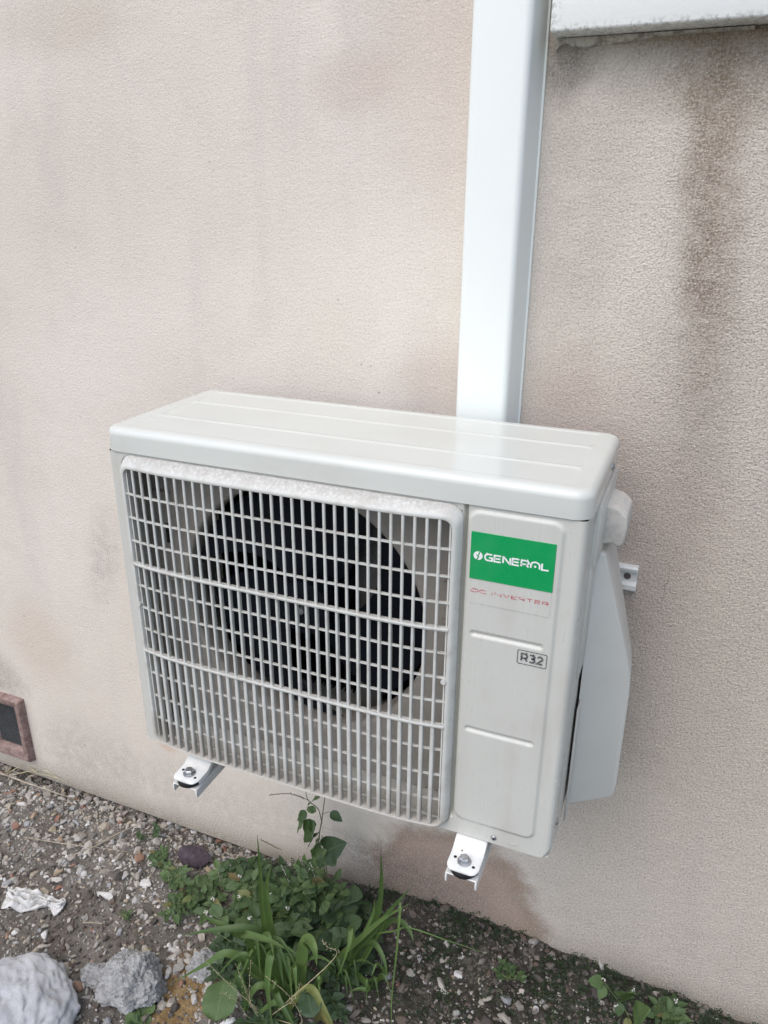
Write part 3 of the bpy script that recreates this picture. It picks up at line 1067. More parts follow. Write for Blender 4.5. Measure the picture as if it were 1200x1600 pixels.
# ------------------------------------------------------------------ printed lettering made of flat strokes
def strokes_bm(bm, polys, w, y, th=0.0002):
    for pl in polys:
        pts = [Vector((p[0], p[1])) for p in pl]
        closed = (pts[0] - pts[-1]).length < 1e-7 and len(pts) > 2
        if closed: pts = pts[:-1]
        m = len(pts)
        L, Rr = [], []
        for i in range(m):
            pa = pts[i - 1] if (i > 0 or closed) else None
            pb = pts[(i + 1) % m] if (i < m - 1 or closed) else None
            d0 = (pts[i] - pa).normalized() if pa is not None else None
            d1 = (pb - pts[i]).normalized() if pb is not None else None
            if d0 is None: nn, k = Vector((-d1.y, d1.x)), 1.0
            elif d1 is None: nn, k = Vector((-d0.y, d0.x)), 1.0
            else:
                n0, n1 = Vector((-d0.y, d0.x)), Vector((-d1.y, d1.x))
                nn = (n0 + n1)
                nn = nn.normalized() if nn.length > 1e-6 else n0
                k = 1.0 / max(0.4, nn.dot(n0))
            L.append(bm.verts.new((pts[i].x + nn.x * w * k / 2, y, pts[i].y + nn.y * w * k / 2)))
            Rr.append(bm.verts.new((pts[i].x - nn.x * w * k / 2, y, pts[i].y - nn.y * w * k / 2)))
        for i in range(m if closed else m - 1):
            j = (i + 1) % m
            bm.faces.new((L[i], L[j], Rr[j], Rr[i]))


def arc(cx, cz, rx, rz, a0, a1, n=8):
    return [(cx + rx * math.cos(R(a0 + (a1 - a0) * k / n)), cz + rz * math.sin(R(a0 + (a1 - a0) * k / n))) for k in range(n + 1)]


GLYPH = {  # on a unit square, stroke centred half a stroke inside
    'G': lambda s: [[(1, 1)] + [(.34, 1)] + arc(.34, .5, .34, .5, 90, 270, 8) + [(1, 0), (1, .47), (.55, .47)]],
    'E': lambda s: [[(1, 1), (0, 1), (0, 0), (1, 0)], [(0, .5), (.92, .5)]],
    'N': lambda s: [[(0, 0), (0, 1), (.08, 1), (.92, 0), (1, 0), (1, 1)]],
    'R': lambda s: [[(0, 0), (0, 1), (.74, 1)] + arc(.74, .70, .26, .30, 90, -90, 6) + [(0, .40)], [(.62, .40), (1, 0)]],
    'L': lambda s: [[(0, 1), (0, 0), (1, 0)]],
    'D': lambda s: [[(0, 0), (0, 1), (.62, 1)] + arc(.62, .5, .38, .5, 90, -90, 8) + [(0, 0)]],
    'C': lambda s: [[(1, 1), (.4, 1)] + arc(.4, .5, .4, .5, 90, 270, 8) + [(1, 0)]],
    'I': lambda s: [[(.5, 0), (.5, 1)]],
    'V': lambda s: [[(0, 1), (.5, 0), (1, 1)]],
    'T': lambda s: [[(0, 1), (1, 1)], [(.5, 1), (.5, 0)]],
    'A': lambda s: [[(0, 0), (0, .5)] + arc(.5, .5, .5, .5, 180, 0, 10) + [(1, 0)]],
    '3': lambda s: [[(0, 1), (.62, 1)] + arc(.62, .76, .36, .24, 90, -90, 6) + [(.3, .52)], [(.62, .52)] + arc(.62, .26, .38, .26, 90, -90, 6) + [(0, 0)]],
    '2': lambda s: [[(.02, .86)] + arc(.5, .72, .45, .28, 150, -30, 8) + [(.0, .0), (1, 0)]],
}


def text_bm(bm, txt, x, z, h, widths, gap, w, y):
    for ch, cw in zip(txt, widths):
        if ch != ' ':
            polys = [[(x + w / 2 + px * (cw - w), z + w / 2 + pz * (h - w)) for px, pz in pl] for pl in GLYPH[ch](1)]
            strokes_bm(bm, polys, w, y)
        x += cw + gap
    return x


YP = YF - 0.0032                # face of the raised service panel


def build_labels():
    s0, s1, z0, z1 = 0.6400, 0.7592, ZB + .4800, ZB + .5535
    st = link('brand_sticker', from_bm(box_bm(s0, s1, YP - .0016, YP - .0009, z0, z1, bev=.0003, seg=1), 'sticker'), M['green'], unit)
    tag(st, 'green sticker with white GENERAL lettering')
    W = s1 - s0
    yl = YP - .0019
    bm = bmesh.new()
    zt = (z0 + z1) / 2 - .0052
    hgt = .0118
    total = W * 0.775
    ws = [.0128, .0118, .0125, .0118, .0125, .0145, .0118]
    gap = (total - sum(ws)) / 6
    x = s0 + W * .17
    text_bm(bm, 'GENER', x, zt, hgt, ws[:5], gap, .0024, yl)
    x += sum(ws[:5]) + 5 * gap
    text_bm(bm, 'A', x, zt, hgt, ws[5:6], gap, .0023, yl)
    cxa, cza = x + ws[5] / 2, zt + .0040
    bm.faces.new([bm.verts.new((cxa + .0017 * math.cos(2 * math.pi * k / 14), yl, cza + .0017 * math.sin(2 * math.pi * k / 14))) for k in range(14)])
    x += ws[5] + gap
    text_bm(bm, 'L', x, zt, hgt, ws[6:], gap, .0024, yl)
    link('lettering', from_bm(bm, 'lettering'), M['white_print'], st)
    # round emblem with a slanted i
    cx, cz, r = s0 + W * .096, zt + hgt / 2, .0066
    bm = bmesh.new()
    bm.faces.new([bm.verts.new((cx + r * math.cos(2 * math.pi * k / 32), yl, cz + r * math.sin(2 * math.pi * k / 32))) for k in range(32)])
    link('emblem', from_bm(bm, 'emblem'), M['white_print'], st)
    bm = bmesh.new()
    for poly in ([(.0010, .0062), (.0029, .0054), (.0016, .0012), (-.0002, .0006)], [(.0000, -.0002), (.0019, .0004), (-.0004, -.0062), (-.0022, -.0058), (-.0010, -.0030)],
                 [(-.0024, .0018), (.0012, .0000), (.0008, -.0012), (-.0026, .0004)]):
        bm.faces.new([bm.verts.new((cx + px, yl - .0003, cz + pz)) for px, pz in poly])
    link('emblem_mark', from_bm(bm, 'emblem_mark'), M['green'], st)
    # clear film with the worn red line of lettering
    fl = link('film_sticker', from_bm(box_bm(s0 + .0015, s1 - .001, YP - .0008, YP - .0004, ZB + .4405, z0 - .0003), 'film'), M['casing'], unit)
    tag(fl, 'silvery film with worn red lettering DC INVERTER')
    bm = bmesh.new()
    x = text_bm(bm, 'DC', s0 + .0030, ZB + .4585, .0058, [.0115, .0115], .0012, .0011, YP - .0011)
    text_bm(bm, 'INVERTER', x + .0048, ZB + .4585, .0058, [.0032, .0100, .0100, .0086, .0092, .0092, .0086, .0092], .0021, .0011, YP - .0011)
    link('lettering', from_bm(bm, 'lettering'), M['red_print'], fl)
    # refrigerant mark
    bx0, bx1, bz0, bz1 = 0.7185, 0.7608, ZB + .3565, ZB + .3790
    bm = bmesh.new()
    strokes_bm(bm, [[(px, pz) for px, pz in rrect(bx0, bx1, bz0, bz1, .0018, 4)] + [rrect(bx0, bx1, bz0, bz1, .0018, 4)[0]]], .0011, YP - .0009)
    text_bm(bm, 'R32', bx0 + .0045, bz0 + .0040, .0146, [.0110, .0100, .0104], .0010, .0027, YP - .0009)
    mk = link('refrigerant_mark', from_bm(bm, 'refrigerant_mark'), M['grey_print'], unit)
    tag(mk, 'worn grey printed mark R32 in a box')


build_labels()


def screw(loc, axis, rad=.0045, parent=unit, name='screw'):
    v = Vector(axis).normalized()
    p = Vector(loc)
    me = tube_mesh([p, p + v * .0009, p + v * .0022, p + v * .0026], [rad * 1.35, rad * 1.3, rad, rad * .7], 16, 'screw')
    s = link(name, me, M['zinc'], parent, smooth=45)
    a = v.orthogonal().normalized(); b = v.cross(a)
    bm = bmesh.new()
    for d, e in ((a, b), (b, a)):
        q = [p + v * .0028 + d * rad * .55 * s1 + e * rad * .14 * s2 for s1, s2 in ((1, 1), (1, -1), (-1, -1), (-1, 1))]
        bm.faces.new([bm.verts.new(t) for t in q])
    link('cross_slot', from_bm(bm, 'cross_slot'), M['hole'], s)


screw((0.7035, YF - .0004, ZB + .013), (0, -1, 0), .0036)
screw((0.801, -0.205, ZL + .014), (1, 0, 0), .0046)
screw((XR, -0.372, ZB + .052), (1, 0, 0), .0046)
screw((XR, -0.290, ZB + .355), (1, 0, 0), .0034)
box('slot_mark', (0.731, 0.741, YF - .0012, YF - .0002, ZB + .0105, ZB + .0135), M['casing'], unit, .0005, 1)


# ------------------------------------------------------------------ valve cover and grip on the right side
def build_valve_cover():
    yb = -0.150
    # front outline (x, y, z): inner rim leans towards the front of the unit
    Fp = [(0.799, -0.272, ZB + .490), (0.812, -0.262, ZB + .484), (0.8620, -0.232, ZB + .300), (0.8715, -0.226, ZB + .262), (0.8745, -0.224, ZB + .225),
          (0.8755, -0.222, ZB + .030), (0.8730, -0.223, ZB + .008), (0.8690, -0.225, ZB + .002), (0.806, -0.262, ZB - .004), (0.799, -0.266, ZB - .003)]
    bm = bmesh.new()
    A = [bm.verts.new(p) for p in Fp]
    def shift(p): return (p[0] - (0.004 if p[0] > .82 else 0.0), yb, p[2] + (0.0 if p[2] < ZB + .1 else -0.004))
    B = [bm.verts.new(shift(p)) for p in Fp]
    bm.faces.new(A)
    n = len(Fp)
    for i in range(n - 1):
        bm.faces.new((A[i], B[i], B[i + 1], A[i + 1]))
    bm.faces.new(B[::-1])
    bmesh.ops.recalc_face_normals(bm, faces=bm.faces)
    sharp = [e for e in bm.edges if len(e.link_faces) == 2 and e.calc_face_angle(0) > R(25)]
    bmesh.ops.bevel(bm, geom=sharp, offset=.0045, segments=3, affect='EDGES', profile=.5, clamp_overlap=True)
    vc = link('valve_cover', from_bm(bm, 'valve_cover'), M['cover'], unit, smooth=35)
    # raised lip of the lower cover and the folded flange next to the seam
    pts = [(0.8005, -0.300), (0.8005, -0.272), (0.8035, -0.268), (0.8045, -0.276), (0.8035, -0.300)]
    link('flange', from_bm(prism_bm(pts, 2, ZB - .010, ZB + .222, .001, 1), 'flange'), M['cover'], vc, smooth=40)
    box('flange', (XR - .001, XR + .0032, -0.330, -0.268, ZB + .300, ZB + .560), M['cover'], vc, .0014, 2)
    # grip moulded above the cover
    prof = [(0.7975, ZB + .566), (0.822, ZB + .560), (0.8355, ZB + .549), (0.8380, ZB + .530), (0.8355, ZB + .505), (0.828, ZB + .497), (0.818, ZB + .503), (0.806, ZB + .500), (0.7975, ZB + .490)]
    bm = prism_bm(prof, 1, -0.262, -0.180)
    bmesh.ops.bevel(bm, geom=[e for e in bm.edges], offset=.007, segments=4, affect='EDGES', profile=.5, clamp_overlap=True)
    link('grip', from_bm(bm, 'grip'), M['grip'], unit, smooth=40)
    box('grip_plate', (XR - .001, XR + .0085, -0.330, -0.150, ZB + .488, ZB + .5895), M['cover'], unit, .003, 2)


n_ = NT('dusty grip')
n_up = n_.ss(n_.noise(70, 5, 0.75), 0.35, 0.6)
M['grip'] = n_.done(n_.mix(n_up, (0.44, 0.43, 0.40), (0.54, 0.52, 0.47)), 0.85, n_.bump(n_.noise(180, 4, 0.7), 0.4, 0.002))
build_valve_cover()


# ------------------------------------------------------------------ feet of the unit, on bolts
def build_foot(cx):
    hw = 0.0265
    prof = [(YF + .030, ZB - .0002), (YF + .030, ZB - .004), (YF + .006, ZB - .0045), (YF - .010, ZB - .0145), (YF - .018, ZB - .018), (-0.466, ZB - .0182), (-0.4685, ZB - .021)]
    # sheet with a bend: sloping strip, then a flat tongue
    bm = bmesh.new()
    n = 16
    def half(y):  # rounded front corners
        t = (-0.452 - y) / 0.016
        return hw - (0.012 * (1 - math.sqrt(max(0, 1 - min(1, t) ** 2))) if t > 0 else 0)
    ys = [YF + .030, YF + .012, YF + .004, YF - .004, YF - .012, YF - .018, YF - .024, -0.440, -0.452, -0.456, -0.460, -0.464, -0.4665, -0.468]
    def zt(y):
        return ZB - .0005 - 0.0145 * sstep(YF + .008, YF - .024, y)
    prev = None
    top_rows, bot_rows = [], []
    for y in ys:
        h = half(y)
        xs = [cx - h - 0.0, cx - h + .003, cx, cx + h - .003, cx + h]
        lip = [-.0022, 0, 0, 0, -.0022]
        top_rows.append([bm.verts.new((x, y, zt(y) + l)) for x, l in zip(xs, lip)])
        bot_rows.append([bm.verts.new((x, y, zt(y) - (.013 if (i in (0, 4)) and y > -0.455 else .0030))) for i, x in enumerate(xs)])
    for i in range(len(ys) - 1):
        for k in range(4):
            bm.faces.new((top_rows[i][k], top_rows[i][k + 1], top_rows[i + 1][k + 1], top_rows[i + 1][k]))
            bm.faces.new((bot_rows[i][k], bot_rows[i + 1][k], bot_rows[i + 1][k + 1], bot_rows[i][k + 1]))
        for a in (0, 4):
            bm.faces.new((top_rows[i][a], top_rows[i + 1][a], bot_rows[i + 1][a], bot_rows[i][a]))
    for k in range(4):
        bm.faces.new((top_rows[-1][k], top_rows[-1][k + 1], bot_rows[-1][k + 1], bot_rows[-1][k]))
    f = link('foot', from_bm(bm, 'foot'), M['foot'], unit, smooth=50)
    for dx, dy in ((-.0165, .004), (.0170, -.006)):
        link('hole', tube_mesh([(cx + dx, -0.446 + dy, ZB - .0158), (cx + dx, -0.446 + dy, ZB - .0147)], .0027, 12, 'hole'), M['hole'], f)
    if cx > .4:
        link('hole', tube_mesh([(cx - .010, -0.446 + .020, ZB - .0152), (cx - .010, -0.446 + .020, ZB - .0138)], .0016, 10, 'hole'), M['rust'], f)
    return f


M['rust'] = mat_simple('rust', (0.20, 0.10, 0.035), 0.9, 0, 0.4, 200)
BX = (0.131, 0.667)
for cx in BX:
    build_foot(cx)


# ------------------------------------------------------------------ wall bracket
M['bolt_brown'] = mat_simple('tarnished bolt', (0.13, 0.115, 0.10), 0.7, 0.3, 0.3, 300)  # dull grey-brown discs at the rail's bolt holes


def build_bracket():
    r = empty('wall_bracket', (0.4, 0, 0.62), 'white painted steel wall bracket with two arms carrying the unit', 'bracket')
    # top rail: channel with rolled lips
    prof = [(-0.0010, 0.996), (-0.013, 0.996), (-0.015, 0.999), (-0.0145, 1.008), (-0.006, 1.013), (-0.0055, 1.033), (-0.0145, 1.036), (-0.0155, 1.042), (-0.013, 1.046), (-0.0010, 1.046)]
    rail = link('rail', from_bm(prism_bm([(p[0], p[1]) for p in prof], 0, 0.02, 0.853), 'rail'), M['bracket'], r, smooth=30)
    for x in (0.835, 0.06):
        h = tube_mesh([(x, -0.0062, 1.023), (x, -0.0068, 1.023)], .0065, 16, 'slot')
        link('bolt_hole', h, M['bolt_brown'], rail)
    for cx in BX:
        x0, x1 = cx - .0262, cx + .0262
        box('upright', (x0 + .004, x1 - .004, -0.030, -0.0158, 0.640, 1.05), M['bracket'], r, .002)
        # arm: channel open below, its cheeks cut back at the tip
        za, zb_, t = 0.6400, 0.6585, .0025
        yf, yb = -0.4635, -0.030
        bm = bmesh.new()
        box_bm(x0, x1, yf, yb, zb_ - t, zb_, bev=.001, seg=1, bm=bm)
        for a, b in ((x0 - .0004, x0 + t), (x1 - t, x1 + .0004)):
            bm2 = prism_bm([(yf + .001, zb_ - .0005), (yf - .0012, zb_ - .008), (yf + .0005, za), (yb, za), (yb, zb_ - .0005)], 0, a, b)
            tmp = bpy.data.meshes.new('t'); bm2.to_mesh(tmp); bm2.free(); bm.from_mesh(tmp); bpy.data.meshes.remove(tmp)
        arm = link('arm', from_bm(bm, 'arm'), M['bracket'], r, smooth=30)
        # anti-vibration pad
        link('rubber_pad', tube_mesh([(cx, -0.446, .6586), (cx, -0.446, .660), (cx, -0.446, .664), (cx, -0.446, .669), (cx, -0.446, .6716)], [.021, .0225, .0232, .0225, .021], 32, 'rubber_pad'), M['rubber'], r, smooth=40)
        # hexagon bolt with flange
        zt = ZB - .0150
        bl = link('bolt', tube_mesh([(cx, -0.446, zt), (cx, -0.446, zt + .0018), (cx, -0.446, zt + .0026)], [.0115, .0115, .0090], 28, 'bolt'), M['zinc'], r, smooth=35)
        link('bolt_head', tube_mesh([(cx, -0.446, zt + .0022), (cx, -0.446, zt + .0088), (cx, -0.446, zt + .0100)], [.0086, .0086, .0070], 6, 'bolt_head'), M['zinc'], bl)
    return r


build_bracket()

# ------------------------------------------------------------------ stones and gravel
rng = random.Random(11)


def stone_mesh(seed, sub=2, flat=0.65):
    bm = bmesh.new()
    bmesh.ops.create_icosphere(bm, subdivisions=sub, radius=1.0)
    r = random.Random(seed)
    off = Vector((r.uniform(-50, 50), r.uniform(-50, 50), r.uniform(-50, 50)))
    cuts = [(Vector((r.gauss(0, 1), r.gauss(0, 1), r.gauss(0, 1))).normalized(), r.uniform(0.35, 0.75)) for _ in range(9)]
    for v in bm.verts:
        v.co *= 1 + 0.36 * noise.noise(v.co * 1.3 + off)
        for d, k in cuts:                               # flat broken faces
            e = v.co.dot(d) - k
            if e > 0: v.co -= d * e * 0.9
    sx, sy = r.uniform(0.8, 1.25), r.uniform(0.65, 0.95)
    for v in bm.verts:
        v.co = Vector((v.co.x * sx, v.co.y * sy, v.co.z * flat * r.uniform(0.96, 1.04)))
    me = bpy.data.meshes.new('stone')
    bm.to_mesh(me); bm.free()
    return me


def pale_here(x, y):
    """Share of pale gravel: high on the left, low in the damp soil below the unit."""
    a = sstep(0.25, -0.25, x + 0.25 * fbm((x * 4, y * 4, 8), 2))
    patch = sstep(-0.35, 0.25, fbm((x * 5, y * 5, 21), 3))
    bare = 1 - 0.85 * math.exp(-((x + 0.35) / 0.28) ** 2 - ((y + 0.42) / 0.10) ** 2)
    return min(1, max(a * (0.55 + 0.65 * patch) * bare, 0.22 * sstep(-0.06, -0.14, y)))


STONES = [stone_mesh(100 + i, 3 if i < 10 else 2) for i in range(14)]
STONES_D = [me.copy() for me in STONES]
for me in STONES:
    me.materials.append(M['stone']); shade(me, 32)
for me in STONES_D:
    me.materials.append(M['stone_dark']); shade(me, 32)


def put_stone(x, y, s, dark, sink=0.35, tilt=0.5):
    me = rng.choice(STONES_D if dark else STONES)
    o = bpy.data.objects.new('stone', me)
    COL.objects.link(o)
    o.parent = ground
    o.location = (x, y, mound(x, y) + s * (0.62 - sink) * 0.6)
    o.rotation_euler = (rng.uniform(-tilt, tilt), rng.uniform(-tilt, tilt), rng.uniform(0, 6.28))
    o.scale = (s, s, s)
    return o


def in_view(x, y):
    return -1.25 < x < 1.45 and -0.80 < y < 0.025


cand = []
while len(cand) < 9000:
    x, y = rng.uniform(-1.25, 1.45), -0.80 * rng.random() ** 1.15 + 0.02
    p = pale_here(x, y)
    dark = rng.random() > p * 1.35
    
    s = 0.0034 * math.exp(abs(rng.gauss(0, 0.66)))
    if x < 0.1 and not dark: s *= 1.3
    cand.append((min(s, 0.0165), x, y, dark))
cand.sort(reverse=True)
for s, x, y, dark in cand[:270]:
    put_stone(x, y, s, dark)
# stones that can be picked out in the photograph (pixel, half size)
for u, v, s, dark in ((75, 1237, .013, 0), (116, 1245, .018, 0), (20, 1238, .016, 0), (38, 1238, .014, 0), (12, 1290, .018, 0), (45, 1293, .016, 0), (48, 1262, .010, 0), (130, 1262, .011, 0),
                      (192, 1308, .018, 0), (200, 1288, .012, 0), (196, 1320, .012, 0), (186, 1352, .011, 0), (190, 1372, .022, 1), (102, 1350, .012, 0), (55, 1321, .011, 0), (65, 1327, .010, 0),
                      (1280 // 2, 1522, .016, 0), (718, 1527, .013, 0), (752, 1512, .012, 0), (690, 1505, .010, 0), (812, 1578, .013, 0), (835, 1582, .011, 0), (655, 1500, .011, 0), (600, 1505, .010, 0),
                      (160, 1402, .014, 1), (138, 1398, .012, 1)):
    p = atz(u, v, 0.0)
    put_stone(p.x, p.y, s, dark)


def build_gravel(name, items, mat, label, cat):
    base, tiny = [], []
    for i in range(8):
        for lst, sub in ((base, 2), (tiny, 1)):
            me = stone_mesh(300 + i, sub)
            lst.append(([v.co.copy() for v in me.vertices], [tuple(p.vertices) for p in me.polygons]))
            bpy.data.meshes.remove(me)
    vs, fs = [], []
    for s, x, y in items:
        v0, f0 = rng.choice(base if s > 0.0052 else tiny)
        rot = Euler((rng.uniform(-.6, .6), rng.uniform(-.6, .6), rng.uniform(0, 6.28))).to_matrix()
        o = len(vs)
        c = Vector((x, y, mound(x, y) + s * 0.15))
        vs += [c + rot @ (v * s) for v in v0]
        fs += [tuple(k + o for k in f) for f in f0]
    o = link(name, mesh(name, vs, fs), mat)
    return tag(o, label, cat, None, 'stuff')


fine_p = [(s, x, y) for s, x, y, d in cand[270:] if not d]
fine_d = [(s, x, y) for s, x, y, d in cand[270:] if d]
while len(fine_p) < 12500:
    x, y = rng.uniform(-1.25, 1.45), -0.75 * rng.random() ** 1.1 + 0.02
    if rng.random() < pale_here(x, y): fine_p.append((rng.uniform(0.0011, 0.0034), x, y))
while len(fine_d) < 9500:
    x, y = rng.uniform(-1.25, 1.45), -0.75 * rng.random() ** 1.1 + 0.02
    fine_d.append((rng.uniform(0.0012, 0.0042), x, y))
for k in range(8500):
    x, y = rng.uniform(-1.25, 1.45), -0.75 * rng.random() ** 1.1 + 0.02
    sz = 0.0038 * math.exp(abs(rng.gauss(0, 0.33)))
    (fine_p if rng.random() < pale_here(x, y) * 1.1 else fine_d).append((sz, x, y))
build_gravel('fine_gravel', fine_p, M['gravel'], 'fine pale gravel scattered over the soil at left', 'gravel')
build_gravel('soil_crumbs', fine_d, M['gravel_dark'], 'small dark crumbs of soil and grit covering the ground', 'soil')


# ------------------------------------------------------------------ lumps and litter
def lump(name, center, rad, seed, mat, label, cat, amp=0.25, freq=1.6, sub=5, folds=0.0, grain=0.0, yaw=0.0, facets=0):
    bm = bmesh.new()
    bmesh.ops.create_icosphere(bm, subdivisions=sub, radius=1.0)
    off = Vector((seed * 3.1, seed * 1.7, seed * 0.9))
    rf = random.Random(seed)
    cuts = [(Vector((rf.gauss(0, 1), rf.gauss(0, 1), rf.gauss(0, .8))).normalized(), rf.uniform(.42, .72)) for _ in range(facets)]
    for v in bm.verts:
        d = v.co.normalized()
        k = 1 + amp * fbm(d * freq + off, 4)
        if folds:
            q = d + Vector((1, .6, .4)) * (0.40 * fbm(d * 1.1 + off, 3))
            for fr, am, sh in ((2.2, 1.0, 0), (4.1, .5, 7), (7.5, .25, 13)):
                crease = abs(noise.noise(Vector((q.x * fr + q.y * fr * .5, (q.y - q.x * .4) * fr * .45, q.z * fr * .6 + sh)) + off))
                k -= folds * am * math.exp(-(crease / .07) ** 2)
            k += folds * 0.5 * fbm(d * 3.3 + off, 3)
        if grain:
            k += grain * fbm(d * 9 + off, 4) + grain * 0.8 * max(0, noise.noise(d * 22 + off))
        v.co = d * k
        for cd, ck in cuts:
            e = v.co.dot(cd) - ck
            if e > 0: v.co -= cd * e * .93
    ca, sa = math.cos(yaw), math.sin(yaw)
    for v in bm.verts:
        x, y, z = v.co.x * rad[0], v.co.y * rad[1], v.co.z * rad[2]
        v.co = Vector((x * ca - y * sa, x * sa + y * ca, z))
    o = link(name, from_bm(bm, name), mat, loc=center, smooth=28 if facets else 60)
    return tag(o, label, cat)


pA = atz(38, 1572, 0.03)
lump('mortar_lump', (pA.x - 0.02, pA.y - 0.03, 0.012), (0.150, 0.135, 0.088), 3, M['mortar'], 'large smooth folded lump of hardened grey mortar in the lower left corner', 'rubble', 0.22, 1.1, 6, 0.035)
pB = atz(208, 1528, 0.03)
lump('concrete_lump', (pB.x, pB.y, 0.016), (0.068, 0.062, 0.058), 8, M['concrete'], 'rough crumbly grey concrete lump right of the smooth mortar lump', 'rubble', 0.28, 1.5, 6, 0, 0.09)
pC = atz(150, 1522, 0.01)
lump('concrete_chunk', (pC.x, pC.y, 0.004), (0.036, 0.026, 0.024), 15, M['concrete'], 'small crumbly grey chunk between the two big grey lumps', 'rubble', 0.3, 1.8, 5, 0, 0.10)
pD = atz(322, 1508, 0.01)
lump('concrete_chunk', (pD.x, pD.y, 0.006), (0.040, 0.035, 0.030), 22, M['concrete'], 'grey concrete chunk half hidden behind the grass blades', 'rubble', 0.3, 1.8, 5, 0, 0.10)
pE = atz(306, 1332, 0.02)
lump('purple_rock', (pE.x, pE.y, 0.010), (0.048, 0.034, 0.030), 31, M['purple'], 'dark purple angular rock lying near the foot of the wall', 'rock', 0.18, 1.2, 4, 0, 0.02, 0.4, 9)
for (u, v, rx, ry, rz, sd, lab) in ((229, 1377, .020, .013, .009, 41, 'white angular plaster chip beside the small weeds'), (166, 1397, .022, .013, .009, 45, 'cream coloured pointed plaster chip beside a dark clod'),
                                    (124, 1361, .013, .010, .008, 52, 'small bright white plaster chip with dark speck, above the crumpled cloth'),
                                    (198, 1397, .007, .013, .006, 55, 'narrow white splinter right of the cream pointed chip')):
    p = atz(u, v, 0.005)
    lump('plaster_chip', (p.x, p.y, mound(p.x, p.y) + .004), (rx, ry, rz), sd, M['white_lump'], lab, 'rubble', 0.35, 1.6, 4, 0, 0.03, sd * 0.7, 8)


def build_cloth():
    a, b = atz(18, 1392, .012), atz(92, 1416, .010)
    c = (a + b) / 2
    ux = (b - a).normalized(); L = (b - a).length
    uy = Vector((-ux.y, ux.x, 0))
    nu, nv = 70, 40
    vs, fs = [], []
    for j in range(nv + 1):
        for i in range(nu + 1):
            s, t = i / nu - .5, j / nv - .5
            wid = 0.062 * (1.0 - 0.55 * sstep(-0.1, 0.25, s) + 0.25 * sstep(0.3, 0.5, s)) * (1 - 0.6 * sstep(0.42, 0.5, abs(s)))
            fold = abs(math.sin((t * 3.1 + 0.9 * fbm((s * 4, t * 2, 7), 2)) * math.pi))
            x = s * L * 1.05 + 0.006 * fbm((s * 5, t * 5, 2), 2)
            y = t * wid + 0.008 * fbm((s * 5, t * 5, 5), 2) + 0.010 * math.sin(s * 4)
            z = 0.004 + 0.016 * fold * (1 - (2 * abs(t)) ** 3) + 0.012 * max(0, fbm((s * 6, t * 4, 9), 3)) + 0.010 * math.exp(-((s + 0.22) / .2) ** 2) * (1 - (2 * abs(t)) ** 2)
            p = c + ux * x + uy * y
            vs.append((p.x, p.y, mound(p.x, p.y) + z))
    for j in range(nv):
        for i in range(nu):
            q = j * (nu + 1) + i
            fs.append((q, q + 1, q + nu + 2, q + nu + 1))
    o = link('crumpled_cloth', mesh('crumpled_cloth', vs, fs), M['cloth'])
    for p in o.data.polygons: p.use_smooth = True
    md = o.modifiers.new('thick', 'SOLIDIFY'); md.thickness = 0.0012
    tag(o, 'crumpled white rag lying on the bare soil above the mortar lump', 'rag')


build_cloth()


def stalk(name, pix, rad, mat, label, cat, group=None, lift=0.006):
    pts = []
    for u, v, h in pix:
        p = atz(u, v, h)
        pts.append(Vector((p.x, p.y, max(h, mound(p.x, p.y) + rad) if h < 0.02 else h)))
    # refine with slight wander
    out = []
    for i in range(len(pts) - 1):
        for k in range(5):
            t = k / 5
            q = pts[i].lerp(pts[i + 1], t)
            q += Vector((noise.noise(q * 31), noise.noise(q * 31 + Vector((5, 5, 5))), 0.5 * noise.noise(q * 29))) * 0.002
            out.append(q)
    out.append(pts[-1])
    n = len(out)
    o = link(name, tube_mesh(out, [rad * (1 - 0.6 * i / n) for i in range(n)], 6, name), mat, smooth=60)
    return tag(o, label, cat, group)


stalk('dry_twig', [(0, 1208, .012), (50, 1226, .014), (110, 1246, .012)], .0030, M['twig'], 'long grey dry twig lying on the gravel below the vent', 'twig')
stalk('dry_twig', [(38, 1308, .008), (95, 1318, .012), (150, 1324, .010), (200, 1331, .008)], .0018, M['twig'], 'thin straight dry stalk across the middle of the gravel', 'twig')
stalk('dry_twig', [(152, 1320, .008), (185, 1302, .022), (222, 1286, .016)], .0020, M['twig'], 'dry forked twig leaning up towards the small weeds', 'twig')
stalk('dry_twig', [(115, 1336, .006), (150, 1322, .012), (180, 1308, .012)], .0017, M['twig'], 'lower thin branch beside the forked dry twig', 'twig')
stalk('dry_twig', [(130, 1441, .006), (160, 1443, .007)], .0022, M['twig'], 'short pale stick on the soil right of the white rag', 'twig')
STRAW = ('leftmost dry straw, slanting up to the wall below the vent', 'dry straw lying nearly level on the gravel, below the slanting one', 'upper of two straws lying along the wall foot right of the vent',
         'lower, longer straw along the wall foot right of the vent', 'shortest dry straw, a stub in front of the level one')
for i, (a, b, c) in enumerate((((8, 1210), (30, 1198), (40, 1192)), ((18, 1212), (42, 1206), (62, 1203)), ((45, 1198), (58, 1208), (90, 1216)), ((50, 1198), (72, 1205), (105, 1224)), ((44, 1213), (52, 1211), (57, 1208)))):
    stalk('dry_grass_stem', [(a[0], a[1], .008), (b[0], b[1], .018), (c[0], c[1], .014)], .0013, M['straw'],
          STRAW[i], 'straw', 'straws under the vent')


